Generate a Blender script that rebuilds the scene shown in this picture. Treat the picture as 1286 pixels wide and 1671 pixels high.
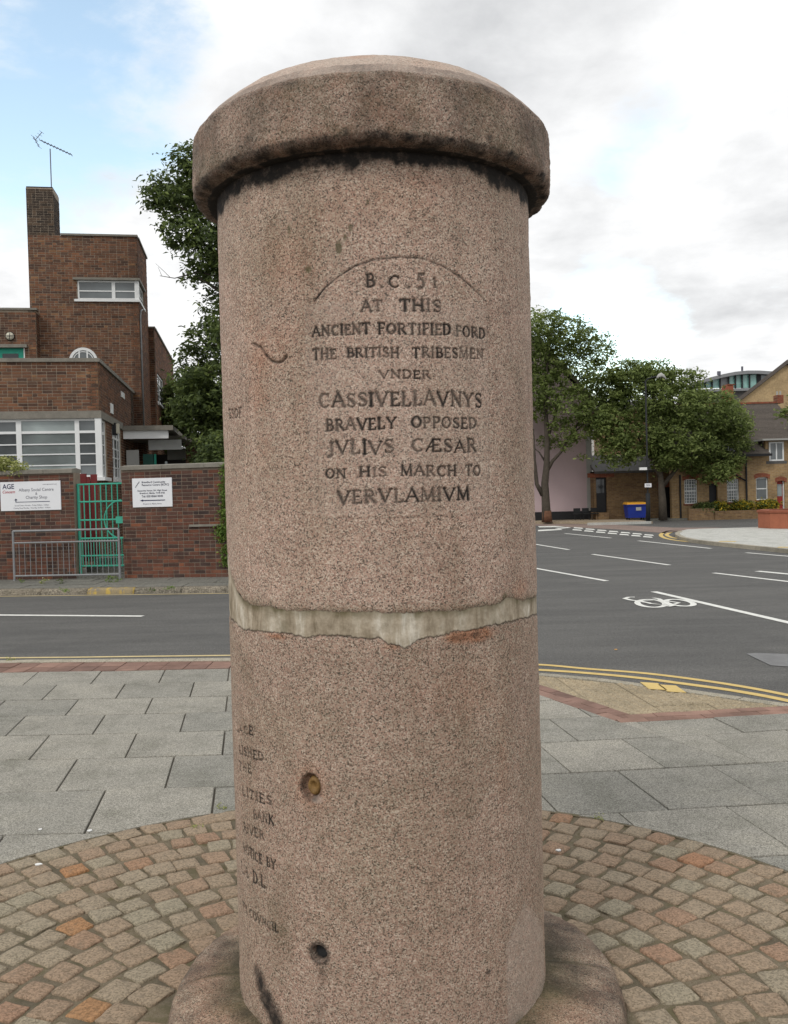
import bpy, math, random
import numpy as np
from math import sin, cos, pi, radians, sqrt, atan, atan2
from mathutils import Vector, Matrix, noise
random.seed(7); rng = np.random.default_rng(7)
for o in list(bpy.data.objects): bpy.data.objects.remove(o)
scene = bpy.context.scene
COL = scene.collection

# ------------------------------------------------------------------ camera
F = 1450.0; EYE = 1.60; ROLL = radians(1.5); PIT = -atan(30.5/F)
cd = bpy.data.cameras.new('camera'); cam = bpy.data.objects.new('camera', cd); COL.objects.link(cam)
scene.camera = cam
cd.sensor_fit = 'VERTICAL'; cd.sensor_height = 36; cd.lens = 36*F/1671; cd.clip_end = 3000; cd.clip_start = .05
fw = Vector((0, cos(PIT), sin(PIT))); rt0 = Vector((1, 0, 0)); up0 = rt0.cross(fw)
RT = rt0*cos(ROLL)-up0*sin(ROLL); UP = up0*cos(ROLL)+rt0*sin(ROLL)
m = Matrix.Identity(4)
for i in range(3): m[i][0] = RT[i]; m[i][1] = UP[i]; m[i][2] = -fw[i]
m[2][3] = EYE
cam.matrix_world = m
CE = Vector((0, 0, EYE))

# ------------------------------------------------------------------ world, sun, exposure
SUN_EL, SUN_AZ = radians(48), radians(215)      # high sun veiled by cloud, behind the camera and to the left
w = bpy.data.worlds.new('World'); scene.world = w; w.use_nodes = True
nt = w.node_tree; nt.nodes.clear()
def N(t, typ, **kw):
    n = t.nodes.new(typ)
    for k, v in kw.items():
        if k in n.inputs: n.inputs[k].default_value = v
        else: setattr(n, k, v)
    return n
sky = N(nt, 'ShaderNodeTexSky'); sky.sky_type = 'NISHITA'; sky.sun_disc = False
sky.sun_elevation = SUN_EL; sky.sun_rotation = SUN_AZ; sky.air_density = 1.0; sky.dust_density = 1.2
tc = N(nt, 'ShaderNodeTexCoord'); sep = N(nt, 'ShaderNodeSeparateXYZ'); nt.links.new(tc.outputs['Generated'], sep.inputs[0])
def wm(op, a, b=None, c=None, clamp=False):
    n = nt.nodes.new('ShaderNodeMath'); n.operation = op; n.use_clamp = clamp
    for i, v in enumerate((a, b, c)):
        if v is None: continue
        if isinstance(v, (int, float)): n.inputs[i].default_value = v
        else: nt.links.new(v, n.inputs[i])
    return n.outputs[0]
den = wm('ADD', wm('MAXIMUM', sep.outputs[2], 0.0), 0.22)
cmb = N(nt, 'ShaderNodeCombineXYZ'); nt.links.new(wm('DIVIDE', sep.outputs[0], den), cmb.inputs[0]); nt.links.new(wm('DIVIDE', sep.outputs[1], den), cmb.inputs[1])
def wnoise(scale, det, loc, rough=.55, dist=.3):
    mp = N(nt, 'ShaderNodeMapping'); mp.inputs['Location'].default_value = loc; nt.links.new(cmb.outputs[0], mp.inputs[0])
    n = N(nt, 'ShaderNodeTexNoise'); n.inputs['Scale'].default_value = scale; n.inputs['Detail'].default_value = det
    n.inputs['Roughness'].default_value = rough; n.inputs['Distortion'].default_value = dist
    nt.links.new(mp.outputs[0], n.inputs['Vector']); return n.outputs[0]
n1 = wnoise(1.15, 9, (3.1, 1.7, 0)); n2 = wnoise(1.3, 7, (7.3, 4.2, 0), .5); n3 = wnoise(4.2, 9, (1.3, 9.2, 0), .6, .15)
def wray(px, py):
    return (fw + RT*((px-643)/F) - UP*((py-835.5)/F)).normalized()
def blob(px, py, rad_px):
    d = wray(px, py); v = N(nt, 'ShaderNodeVectorMath'); v.operation = 'DOT_PRODUCT'; v.inputs[1].default_value = d
    nt.links.new(tc.outputs['Generated'], v.inputs[0])
    c = cos(rad_px/F); mr = N(nt, 'ShaderNodeMapRange'); mr.interpolation_type = 'SMOOTHSTEP'
    nt.links.new(v.outputs['Value'], mr.inputs[0]); mr.inputs[1].default_value = c; mr.inputs[2].default_value = 1.0
    return mr.outputs[0]
cov = wm('ADD', wm('MULTIPLY', n1, .65), wm('MULTIPLY', n3, .35))
for (px, py, r, k) in [(40, 110, 330, .13), (110, 20, 240, .05), (1060, 255, 110, .06), (1000, 548, 150, .22), (940, 330, 100, .07), (60, 270, 160, .04)]:
    cov = wm('SUBTRACT', cov, wm('MULTIPLY', blob(px, py, r), k))
mask = N(nt, 'ShaderNodeMapRange'); mask.interpolation_type = 'SMOOTHSTEP'; nt.links.new(cov, mask.inputs[0]); mask.inputs[1].default_value = .27; mask.inputs[2].default_value = .42
shade = wm('ADD', wm('MULTIPLY', n2, .6), wm('MULTIPLY', n3, .4))
for (px, py, r, k) in [(930, 80, 260, .10), (1000, 420, 170, .10), (1250, 290, 140, .10), (1200, 500, 110, .07), (1120, 350, 180, -.03), (780, 60, 150, .04), (1180, 60, 150, -.04)]:
    shade = wm('ADD', shade, wm('MULTIPLY', blob(px, py, r), k))
cr = N(nt, 'ShaderNodeValToRGB'); nt.links.new(shade, cr.inputs[0])
e = cr.color_ramp.elements; e[0].position = .495; e[0].color = (1.08, 1.085, 1.09, 1); e[1].position = .72; e[1].color = (.66, .67, .685, 1)
CL = N(nt, 'ShaderNodeVectorMath'); CL.operation = 'SCALE'; nt.links.new(cr.outputs[0], CL.inputs[0]); CL.inputs['Scale'].default_value = 10.0
SB = N(nt, 'ShaderNodeVectorMath'); SB.operation = 'MULTIPLY'; nt.links.new(sky.outputs[0], SB.inputs[0]); SB.inputs[1].default_value = (4.2, 3.75, 2.95)
mx = N(nt, 'ShaderNodeMix'); mx.data_type = 'RGBA'
nt.links.new(mask.outputs[0], mx.inputs[0]); nt.links.new(SB.outputs[0], mx.inputs[6]); nt.links.new(CL.outputs[0], mx.inputs[7])
bg = N(nt, 'ShaderNodeBackground'); bg.inputs[1].default_value = .10; nt.links.new(mx.outputs[2], bg.inputs[0])
wo = N(nt, 'ShaderNodeOutputWorld'); nt.links.new(bg.outputs[0], wo.inputs[0])
sd = bpy.data.lights.new('sun', 'SUN'); sd.energy = 1.25; sd.angle = radians(12); sd.color = (1, .96, .90)
so = bpy.data.objects.new('sun', sd); COL.objects.link(so)
sdir = Vector((sin(SUN_AZ)*cos(SUN_EL), cos(SUN_AZ)*cos(SUN_EL), sin(SUN_EL)))
so.rotation_euler = sdir.to_track_quat('Z', 'Y').to_euler()
vs = scene.view_settings; vs.view_transform = 'Standard'; vs.look = 'None'; vs.exposure = 0.0; vs.gamma = 1; vs.use_curve_mapping = False
scene.render.engine = 'CYCLES'

# ------------------------------------------------------------------ measuring helpers: picture position + known plane -> place
def ray(px, py): return fw + RT*((px-643)/F) - UP*((py-835.5)/F)
def gnd(px, py, z=0.0):
    d = ray(px, py); t = (z-EYE)/d.z; return Vector((t*d.x, t*d.y, z))
def atd(px, py, dist):
    d = ray(px, py); return CE + d*(dist/d.y)

# ------------------------------------------------------------------ materials
def S(r, g, b):
    f = lambda c: (c/255/12.92) if c <= 10 else ((c/255+.055)/1.055)**2.4
    return (f(r), f(g), f(b), 1)
class MT:
    def __init__(s, name, rough=.8, spec=.3):
        s.m = bpy.data.materials.new(name); s.m.use_nodes = True; s.t = s.m.node_tree
        s.p = s.t.nodes['Principled BSDF']; s.p.inputs['Roughness'].default_value = rough
        s.p.inputs['Specular IOR Level'].default_value = spec
        s.tc = s.t.nodes.new('ShaderNodeTexCoord'); s.geo = None
    def L(s, a, b): s.t.links.new(a, b)
    def noise(s, scale, det=4, rough=.55, obj=True, sc=(1, 1, 1), dist=0):
        mp = s.t.nodes.new('ShaderNodeMapping'); mp.inputs['Scale'].default_value = sc
        s.L(s.pos(), mp.inputs[0])
        n = s.t.nodes.new('ShaderNodeTexNoise'); n.inputs['Scale'].default_value = scale; n.inputs['Detail'].default_value = det
        n.inputs['Roughness'].default_value = rough; n.inputs['Distortion'].default_value = dist
        s.L(mp.outputs[0], n.inputs['Vector']); return n.outputs[0]
    def pos(s):
        if not s.geo: s.geo = s.t.nodes.new('ShaderNodeNewGeometry')
        return s.geo.outputs['Position']
    def vor(s, scale, out='Color', feat='F1', sc=(1, 1, 1)):
        mp = s.t.nodes.new('ShaderNodeMapping'); mp.inputs['Scale'].default_value = sc; s.L(s.pos(), mp.inputs[0])
        n = s.t.nodes.new('ShaderNodeTexVoronoi'); n.feature = feat; n.inputs['Scale'].default_value = scale
        s.L(mp.outputs[0], n.inputs['Vector']); return n.outputs[out]
    def ramp(s, inp, stops, const=False):
        r = s.t.nodes.new('ShaderNodeValToRGB'); s.L(inp, r.inputs[0]); el = r.color_ramp.elements
        if const: r.color_ramp.interpolation = 'CONSTANT'
        while len(el) < len(stops): el.new(.5)
        for e_, (p, c) in zip(el, stops): e_.position = p; e_.color = c if len(c) == 4 else (*c, 1)
        return r.outputs[0]
    def mix(s, f, a, b, mode='MIX'):
        n = s.t.nodes.new('ShaderNodeMix'); n.data_type = 'RGBA'; n.blend_type = mode
        for i, v in ((0, f), (6, a), (7, b)):
            if isinstance(v, (int, float)): n.inputs[i].default_value = v
            elif isinstance(v, tuple): n.inputs[i].default_value = v
            else: s.L(v, n.inputs[i])
        return n.outputs[2]
    def math(s, op, a, b=0.0, clamp=False):
        n = s.t.nodes.new('ShaderNodeMath'); n.operation = op; n.use_clamp = clamp
        for i, v in ((0, a), (1, b)):
            if isinstance(v, (int, float)): n.inputs[i].default_value = v
            else: s.L(v, n.inputs[i])
        return n.outputs[0]
    def rnd(s):
        if not s.geo: s.geo = s.t.nodes.new('ShaderNodeNewGeometry')
        oi = s.t.nodes.new('ShaderNodeObjectInfo')
        return s.math('FRACT', s.math('ADD', s.geo.outputs['Random Per Island'], oi.outputs['Random']))
    def attr(s, name):
        a = s.t.nodes.new('ShaderNodeAttribute'); a.attribute_name = name; return a
    def bump(s, h, strength=.3, dist=.01):
        b = s.t.nodes.new('ShaderNodeBump'); b.inputs['Strength'].default_value = strength; b.inputs['Distance'].default_value = dist
        s.L(h, b.inputs['Height']); s.L(b.outputs[0], s.p.inputs['Normal'])
    def color(s, c):
        if isinstance(c, tuple): s.p.inputs['Base Color'].default_value = c
        else: s.L(c, s.p.inputs['Base Color'])
M = {}
def worn(name, c, var=.25, scale=6, rough=.7, fine=60, bump=.15, spec=.3, metal=0):
    """a plain painted / cast material with patchy tone and fine grain"""
    k = MT(name, rough, spec); n = k.noise(scale, 6, .65); f = k.noise(fine, 3)
    d = tuple(x*(1-var) for x in c[:3])+(1,); l = tuple(min(1, x*(1+var)) for x in c[:3])+(1,)
    a = k.ramp(n, [(.3, d), (.7, l)]); k.color(k.mix(.35, a, k.ramp(f, [(.35, d), (.65, l)])))
    k.bump(f, bump, .003); k.p.inputs['Metallic'].default_value = metal
    M[name] = k.m; return k

def granite(name='granite', tint=(1.07, 1.05, 1.04, 1), streak=.55):
    k = MT(name, .82, .25)
    v = k.vor(330, 'Color'); sx = k.t.nodes.new('ShaderNodeSeparateColor'); k.L(v, sx.inputs[0])
    n0 = k.noise(260, 3, .7)
    q = k.math('ADD', k.math('MULTIPLY', sx.outputs[0], .62), k.math('MULTIPLY', n0, .42))
    base = k.ramp(q, [(.20, (.075, .062, .052)), (.31, (.21, .165, .133)), (.43, (.40, .265, .212)), (.56, (.455, .32, .255)), (.70, (.45, .375, .305)), (.86, (.68, .575, .485))])
    base = k.mix(1.0, base, tint, 'MULTIPLY')
    big = k.noise(3.2, 5, .6); mid = k.noise(16, 4, .6)
    base = k.mix(k.ramp(big, [(.42, (0, 0, 0)), (.7, (1, 1, 1))]), base, k.mix(1.0, base, (.90, .93, .90, 1), 'MULTIPLY'))
    base = k.mix(.6, base, k.mix(1.0, base, k.ramp(mid, [(.3, (.74, .70, .66)), (.7, (1.08, 1.02, 1.0))]), 'MULTIPLY'))
    stk = k.noise(7, 5, .6, sc=(1, 1, .12)); pt = k.noise(1.9, 4, .6)
    base = k.mix(k.math('MULTIPLY', k.ramp(stk, [(.46, (0, 0, 0)), (.66, (streak, streak, streak))]), k.ramp(pt, [(.40, (0, 0, 0)), (.62, (1, 1, 1))]), True), base, k.mix(1.0, base, (.62, .60, .54, 1), 'MULTIPLY'))
    a = k.attr('wear'); s2 = k.t.nodes.new('ShaderNodeSeparateColor'); k.L(a.outputs['Color'], s2.inputs[0])
    rough_ = k.noise(42, 5, .75)
    def soft(ch, gain=1.0, amt=.9):
        return k.math('MULTIPLY', k.math('MULTIPLY', ch, k.math('ADD', k.math('MULTIPLY', rough_, 1.6), .2), True), gain, True)
    base = k.mix(soft(s2.outputs[2], .8), base, k.mix(1.0, base, (.92, .54, .36, 1), 'MULTIPLY'))    # rust bleeding
    base = k.mix(soft(s2.outputs[1], .75), base, (.085, .080, .035, 1))                              # moss and algae, also the lower shaft's painted dimming
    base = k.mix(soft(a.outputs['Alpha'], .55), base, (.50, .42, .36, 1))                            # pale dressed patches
    base = k.mix(k.math('MULTIPLY', s2.outputs[0], k.math('ADD', k.math('MULTIPLY', rough_, 1.0), .55), True), base, (.020, .017, .015, 1))   # soot and other painted darkening
    k.color(base); h = k.math('ADD', k.math('MULTIPLY', q, .5), k.math('MULTIPLY', n0, .6)); k.bump(h, .55, .0028)
    M[name] = k.m
granite()
granite('foot_granite', (.80, .80, .74, 1), .9)
def mortar_mat():
    k = MT('mortar', .9, .2); st = k.noise(13, 5, .7, sc=(1, 1, .22), dist=.6); n = k.noise(34, 7, .75); f = k.noise(190, 3)
    c = k.ramp(st, [(.34, (.25, .205, .145)), (.46, (.40, .34, .26)), (.57, (.50, .445, .36)), (.65, (.70, .66, .58))])
    c = k.mix(.5, c, k.mix(1.0, c, k.ramp(n, [(.35, (.42, .38, .30)), (.62, (1.15, 1.13, 1.1))]), 'MULTIPLY'))
    a = k.attr('wear'); s2 = k.t.nodes.new('ShaderNodeSeparateColor'); k.L(a.outputs['Color'], s2.inputs[0])
    c = k.mix(k.math('MULTIPLY', s2.outputs[1], k.math('ADD', n, .3), True), c, (.095, .082, .035, 1))
    c = k.mix(k.math('MULTIPLY', s2.outputs[0], .9, True), c, (.05, .035, .025, 1))
    k.color(c); k.bump(k.math('ADD', n, k.math('MULTIPLY', f, .4)), .5, .004); M['mortar'] = k.m
mortar_mat()
def asphalt():
    k = MT('asphalt', .88, .25); f = k.noise(230, 3, .7); g = k.noise(1.1, 6, .6, sc=(.4, 1.3, 1)); v = k.vor(150, 'Color')
    sx = k.t.nodes.new('ShaderNodeSeparateColor'); k.L(v, sx.inputs[0])
    q = k.math('ADD', k.math('MULTIPLY', f, .6), k.math('MULTIPLY', sx.outputs[0], .4))
    c = k.ramp(q, [(.25, (.056, .056, .054)), (.5, (.102, .100, .096)), (.78, (.175, .172, .164))])
    c = k.mix(1.0, c, k.ramp(g, [(.3, (.80, .80, .80)), (.7, (1.12, 1.11, 1.09))]), 'MULTIPLY')
    st = k.noise(.35, 7, .72); tr = k.noise(2.6, 4, .6, sc=(.12, 1.6, 1))
    c = k.mix(k.ramp(st, [(.56, (0, 0, 0)), (.66, (.35, .35, .35))]), c, (.055, .055, .053, 1)); c = k.mix(.5, c, k.mix(1.0, c, k.ramp(tr, [(.35, (.86, .86, .86)), (.65, (1.12, 1.12, 1.12))]), 'MULTIPLY'))
    k.color(c); k.bump(q, .5, .006); M['asphalt'] = k.m
asphalt()
def slab_mat(name, c0, c1, c2, sc=300):
    k = MT(name, .9, .2); r = k.rnd(); f = k.noise(sc, 3, .75); g = k.noise(3.2, 7, .65); v = k.vor(sc*.7, 'Color')
    sx = k.t.nodes.new('ShaderNodeSeparateColor'); k.L(v, sx.inputs[0])
    q = k.math('ADD', k.math('MULTIPLY', f, .55), k.math('MULTIPLY', sx.outputs[1], .45))
    c = k.ramp(q, [(.25, c0), (.5, c1), (.75, c2)])
    c = k.mix(1.0, c, k.ramp(r, [(0, (.86, .87, .86)), (1, (1.08, 1.07, 1.04))]), 'MULTIPLY')
    c = k.mix(.8, c, k.mix(1.0, c, k.ramp(g, [(.32, (.72, .73, .70)), (.5, (.98, .98, .98)), (.7, (1.12, 1.11, 1.08))]), 'MULTIPLY'))
    dm = k.noise(1.15, 6, .7); c = k.mix(k.ramp(dm, [(.50, (0, 0, 0)), (.68, (.5, .5, .5))]), c, k.mix(1.0, c, (.70, .70, .67, 1), 'MULTIPLY'))
    gv = k.vor(2.6, 'Distance'); c = k.mix(k.ramp(gv, [(.030, (.55, .55, .55)), (.045, (0, 0, 0))]), c, (.09, .09, .08, 1))
    sp = k.noise(7, 3, .5); c = k.mix(k.ramp(sp, [(.70, (0, 0, 0)), (.76, (.35, .35, .35))]), c, (.10, .10, .09, 1))
    k.color(c); k.bump(q, .4, .003); M[name] = k.m
slab_mat('slab', (.138, .130, .114), (.268, .255, .225), (.40, .384, .342))
slab_mat('pale_concrete', (.34, .34, .325), (.46, .46, .44), (.58, .58, .55), 120)
slab_mat('kerb_stone', (.20, .18, .145), (.34, .31, .25), (.46, .42, .35), 200)
slab_mat('old_kerb', (.09, .08, .065), (.20, .175, .14), (.33, .29, .23), 90)
slab_mat('old_paving', (.10, .10, .09), (.17, .165, .15), (.25, .24, .21), 90)
slab_mat('buff_tactile', (.235, .19, .13), (.33, .27, .185), (.42, .35, .25), 200)
slab_mat('tan_paving', (.26, .20, .14), (.33, .27, .20), (.40, .33, .25), 60)
slab_mat('pink_surfacing', (.18, .13, .115), (.23, .175, .155), (.29, .225, .20), 60)
def brick_mat(name, stops, fine=160, grime=(.55, .52, .48)):
    k = MT(name, .88, .2); r = k.rnd(); n = k.noise(4.0, 5, .65); f = k.noise(fine, 4, .7); g = k.noise(.55, 5, .6)
    c = k.ramp(r, stops)
    c = k.mix(.55, c, k.mix(1.0, c, k.ramp(f, [(.3, (.6, .6, .6)), (.7, (1.3, 1.25, 1.2))]), 'MULTIPLY'))
    c = k.mix(.6, c, k.mix(1.0, c, k.ramp(n, [(.35, (*grime,)), (.62, (1.12, 1.08, 1.05))]), 'MULTIPLY'))
    c = k.mix(.6, c, k.mix(1.0, c, k.ramp(g, [(.35, (.70, .70, .72)), (.65, (1.12, 1.08, 1.02))]), 'MULTIPLY'))
    k.color(c); k.bump(f, .4, .004); M[name] = k.m
brick_mat('brown_brick', [(0, (.085, .055, .044)), (.2, (.13, .072, .050)), (.45, (.175, .090, .057)), (.7, (.22, .108, .062)), (.88, (.12, .078, .060)), (1, (.27, .15, .08))])
brick_mat('sooty_brick', [(0, (.040, .034, .030)), (.5, (.075, .058, .047)), (1, (.12, .085, .06))])
brick_mat('wall_brick', [(0, (.060, .045, .042)), (.25, (.10, .058, .048)), (.5, (.145, .068, .050)), (.72, (.19, .080, .053)), (.86, (.088, .064, .058)), (1, (.25, .10, .058))])
brick_mat('edging_brick', [(0, (.20, .13, .108)), (.5, (.26, .165, .135)), (1, (.32, .21, .17))], 120)
brick_mat('red_planter', [(0, (.26, .095, .06)), (.5, (.31, .115, .072)), (1, (.36, .14, .085))], 120, (.85, .82, .8))
def cobble_mat():
    k = MT('cobble', .85, .25); r = k.rnd(); f = k.noise(150, 4, .75); v = k.vor(170, 'Color'); n = k.noise(26, 5, .7)
    sx = k.t.nodes.new('ShaderNodeSeparateColor'); k.L(v, sx.inputs[0])
    q = k.math('ADD', k.math('MULTIPLY', f, .5), k.math('MULTIPLY', sx.outputs[0], .5))
    c = k.ramp(r, [(0, (.275, .245, .185)), (.16, (.285, .24, .18)), (.28, (.285, .225, .165)), (.5, (.29, .222, .16)), (.68, (.27, .205, .148)), (.84, (.285, .205, .146)), (.93, (.29, .185, .128)), (.965, (.28, .19, .13)), (.985, (.38, .17, .085)), (1, (.30, .19, .10))])
    c = k.mix(1.0, c, (1.0, .99, .95, 1), 'MULTIPLY')
    c = k.mix(1.0, c, k.ramp(q, [(.25, (.62, .61, .58)), (.5, (.98, .98, .98)), (.75, (1.22, 1.20, 1.18))]), 'MULTIPLY')
    c = k.mix(k.ramp(n, [(.52, (0, 0, 0)), (.72, (.55, .55, .55))]), c, (.13, .11, .08, 1))
    k.color(c); k.bump(k.math('ADD', q, n), .55, .006); M['cobble'] = k.m
cobble_mat()
def joint_mat():
    k = MT('joint_sand', .97, .1); n = k.noise(14, 6, .7); f = k.noise(220, 3, .7); g = k.noise(4.5, 5, .6)
    c = k.ramp(f, [(.3, (.125, .10, .068)), (.7, (.25, .21, .15))])
    c = k.mix(k.ramp(n, [(.48, (0, 0, 0)), (.62, (.8, .8, .8))]), c, (.125, .11, .060, 1))
    c = k.mix(k.ramp(g, [(.45, (0, 0, 0)), (.7, (.7, .7, .7))]), c, (.085, .075, .055, 1))
    k.color(c); k.bump(k.math('ADD', f, n), .6, .008); M['joint_sand'] = k.m
joint_mat()
worn('brick_mortar', (.29, .235, .175, 1), .3, 8)
worn('dark_mortar', (.21, .165, .125, 1), .3, 8)
worn('coping', (.20, .185, .155, 1), .35, 5, fine=90)
worn('white_paint', (.74, .75, .74, 1), .06, 3, .45, bump=.04)
worn('white_line', (.66, .66, .62, 1), .22, 14, .75, fine=90)
worn('yellow_line', (.56, .41, .15, 1), .16, 9, .75, fine=200)
worn('faded_yellow_paint', (.48, .33, .07, 1), .45, 22, .8, fine=120)
worn('grey_metal', (.235, .24, .245, 1), .18, 8, .6, bump=.05, metal=.2)
worn('dark_metal', (.018, .019, .02, 1), .2, 8, .75, bump=.05)
worn('lead_black', (.022, .022, .023, 1), .3, 8, .8)
worn('green_paint', (.055, .36, .255, 1), .12, 6, .45, bump=.06)
worn('door_green', (.03, .36, .25, 1), .1, 6, .5, bump=.04)
worn('deep_green', (.02, .10, .075, 1), .2, 6, .5)
worn('red_paint', (.32, .035, .03, 1), .2, 6, .5)
worn('dull_red_boards', (.15, .022, .022, 1), .3, 6, .6)
worn('black_paint', (.016, .016, .018, 1), .3, 6, .5)
worn('pink_render', (.52, .405, .42, 1), .05, 1.6, .85, bump=.1)
worn('aerial_metal', (.12, .12, .15, 1), .1, 5, .5)
worn('sign_white', (.74, .75, .77, 1), .03, 4, .35, bump=.01)
worn('navy_print', (.015, .02, .07, 1), .05, 4, .5, bump=0)
worn('grey_print', (.10, .10, .13, 1), .05, 4, .5, bump=0)
worn('red_print', (.45, .06, .08, 1), .05, 4, .5, bump=0)
worn('blue_plastic', (.012, .03, .23, 1), .15, 4, .4, bump=.04)
worn('orange_plastic', (.62, .30, .03, 1), .12, 4, .45, bump=.04)
worn('bark', (.075, .062, .048, 1), .4, 9, .95, fine=70, bump=.6)
worn('red_bark', (.14, .068, .040, 1), .4, 9, .95, fine=70, bump=.6)
worn('soil', (.045, .038, .028, 1), .4, 9, .95)
worn('slab_joint', (.115, .102, .082, 1), .45, 6, .95, fine=160, bump=.4)
worn('roof_slate', (.10, .095, .09, 1), .25, 5)
worn('lamp_glass', (.55, .52, .42, 1), .15, 12, .3)
worn('rust_plug', (.20, .115, .038, 1), .45, 60, .6, fine=220, bump=.4)
worn('curtain', (.36, .36, .35, 1), .12, 6)
worn('room_dark', (.035, .032, .03, 1), .3, 4)
worn('pale_soffit', (.36, .36, .34, 1), .1, 4)
worn('iron_cover', (.11, .10, .10, 1), .25, 30, .6, fine=150, bump=.4)
worn('litter_white', (.72, .72, .7, 1), .1, 40)
worn('grout_grey', (.30, .28, .24, 1), .3, 30)
worn('road_patch', (.17, .17, .17, 1), .25, 5, .85, fine=220)
def glass(name, c, rough=.08):
    k = MT(name, rough, .6); n = k.noise(.9, 3); k.color(k.ramp(n, [(.35, c), (.65, tuple(x*1.7 for x in c))])); M[name] = k.m
glass('window_glass', (.085, .095, .097)); glass('dark_glass', (.018, .02, .022)); 
glass('green_glass', (.16, .30, .27), .15); glass('frosted_glass', (.20, .23, .225), .2)
def leaf_mat(name, stops, trans=.35):
    k = MT(name, .6, .3); c = k.ramp(k.rnd(), stops); n = k.noise(1.3, 3)
    c = k.mix(.5, c, k.mix(1.0, c, k.ramp(n, [(.35, (.75, .8, .75)), (.65, (1.25, 1.2, 1.1))]), 'MULTIPLY'))
    k.color(c); tr = k.t.nodes.new('ShaderNodeBsdfTranslucent'); k.L(c, tr.inputs[0])
    ms = k.t.nodes.new('ShaderNodeMixShader'); ms.inputs[0].default_value = trans
    k.L(k.p.outputs[0], ms.inputs[1]); k.L(tr.outputs[0], ms.inputs[2]); k.L(ms.outputs[0], k.t.nodes['Material Output'].inputs[0]); M[name] = k.m
leaf_mat('leaf_dark', [(0, (.052, .076, .028)), (.5, (.095, .130, .043)), (.85, (.15, .20, .06)), (1, (.23, .29, .085))], .45)
leaf_mat('leaf_mid', [(0, (.10, .135, .040)), (.5, (.175, .225, .068)), (.85, (.25, .31, .098)), (1, (.34, .41, .15))], .55)
leaf_mat('leaf_bright', [(0, (.08, .14, .025)), (.5, (.14, .23, .04)), (1, (.26, .34, .08))])
leaf_mat('leaf_pale', [(0, (.16, .19, .05)), (.5, (.27, .30, .09)), (.9, (.42, .43, .17)), (1, (.62, .62, .45))])
leaf_mat('leaf_yellow', [(0, (.06, .10, .02)), (.45, (.13, .16, .03)), (.6, (.42, .32, .03)), (1, (.60, .45, .04))])
leaf_mat('flower_yellow', [(0, (.55, .36, .03)), (1, (.7, .5, .05))])
def tex_brick(name, c1, c2, mort):
    """bricks too far away to pick apart: course pattern in the material"""
    k = MT(name, .9, .2); mp = k.t.nodes.new('ShaderNodeMapping'); mp.inputs['Rotation'].default_value = (radians(90), 0, 0); k.L(k.pos(), mp.inputs[0])
    b = k.t.nodes.new('ShaderNodeTexBrick'); k.L(mp.outputs[0], b.inputs[0]); b.inputs['Color1'].default_value = c1; b.inputs['Color2'].default_value = c2
    b.inputs['Mortar'].default_value = mort; b.inputs['Scale'].default_value = 1; b.inputs['Brick Width'].default_value = .225; b.inputs['Row Height'].default_value = .075; b.inputs['Mortar Size'].default_value = .009
    n = k.noise(1.4, 6, .7); n2 = k.noise(9, 4, .6)
    c = k.mix(.8, b.outputs[0], k.mix(1.0, b.outputs[0], k.ramp(n, [(.3, (.62, .60, .58)), (.7, (1.2, 1.15, 1.1))]), 'MULTIPLY'))
    c = k.mix(.5, c, k.mix(1.0, c, k.ramp(n2, [(.3, (.6, .58, .55)), (.7, (1.25, 1.2, 1.15))]), 'MULTIPLY'))
    k.color(c); k.bump(b.outputs['Fac'], -.3, .006); M[name] = k.m
tex_brick('yellow_stock_brick', (.40, .28, .14, 1), (.30, .20, .105, 1), (.33, .27, .19, 1))
tex_brick('dark_stock_brick', (.25, .165, .08, 1), (.16, .10, .055, 1), (.22, .17, .12, 1))
tex_brick('far_gable_brick', (.46, .345, .19, 1), (.41, .30, .16, 1), (.42, .34, .23, 1))
tex_brick('red_far_brick', (.28, .08, .045, 1), (.20, .06, .04, 1), (.25, .15, .1, 1))
def rooftile():
    k = MT('roof_tile', .9, .2); n = k.noise(1.2, 6, .7); f = k.noise(14, 5, .7); r = k.rnd()
    c = k.ramp(r, [(0, (.118, .102, .090)), (.5, (.130, .112, .098)), (1, (.142, .122, .106))])
    c = k.mix(1.0, c, k.ramp(f, [(.3, (.7, .7, .7)), (.7, (1.2, 1.2, 1.2))]), 'MULTIPLY'); k.color(c); M['roof_tile'] = k.m
rooftile()

def painted_kerb():
    k = MT('painted_kerb', .88, .2); n = k.noise(7, 6, .7); f = k.noise(120, 3, .7); g = k.noise(6.5, 2, .5, sc=(1, .1, .1))
    c = k.ramp(f, [(.3, (.12, .105, .08)), (.7, (.28, .245, .20))]); y = k.ramp(f, [(.3, (.34, .235, .06)), (.7, (.50, .36, .10))])
    c = k.mix(k.math('MULTIPLY', k.ramp(n, [(.40, (0, 0, 0)), (.50, (1, 1, 1))]), k.ramp(g, [(.44, (.3, .3, .3)), (.49, (1, 1, 1))]), True), c, y); k.color(c); k.bump(n, .4, .006); M['painted_kerb'] = k.m
painted_kerb()
worn('pale_yellow_line', (.52, .42, .22, 1), .22, 9, .75, fine=200)

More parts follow.
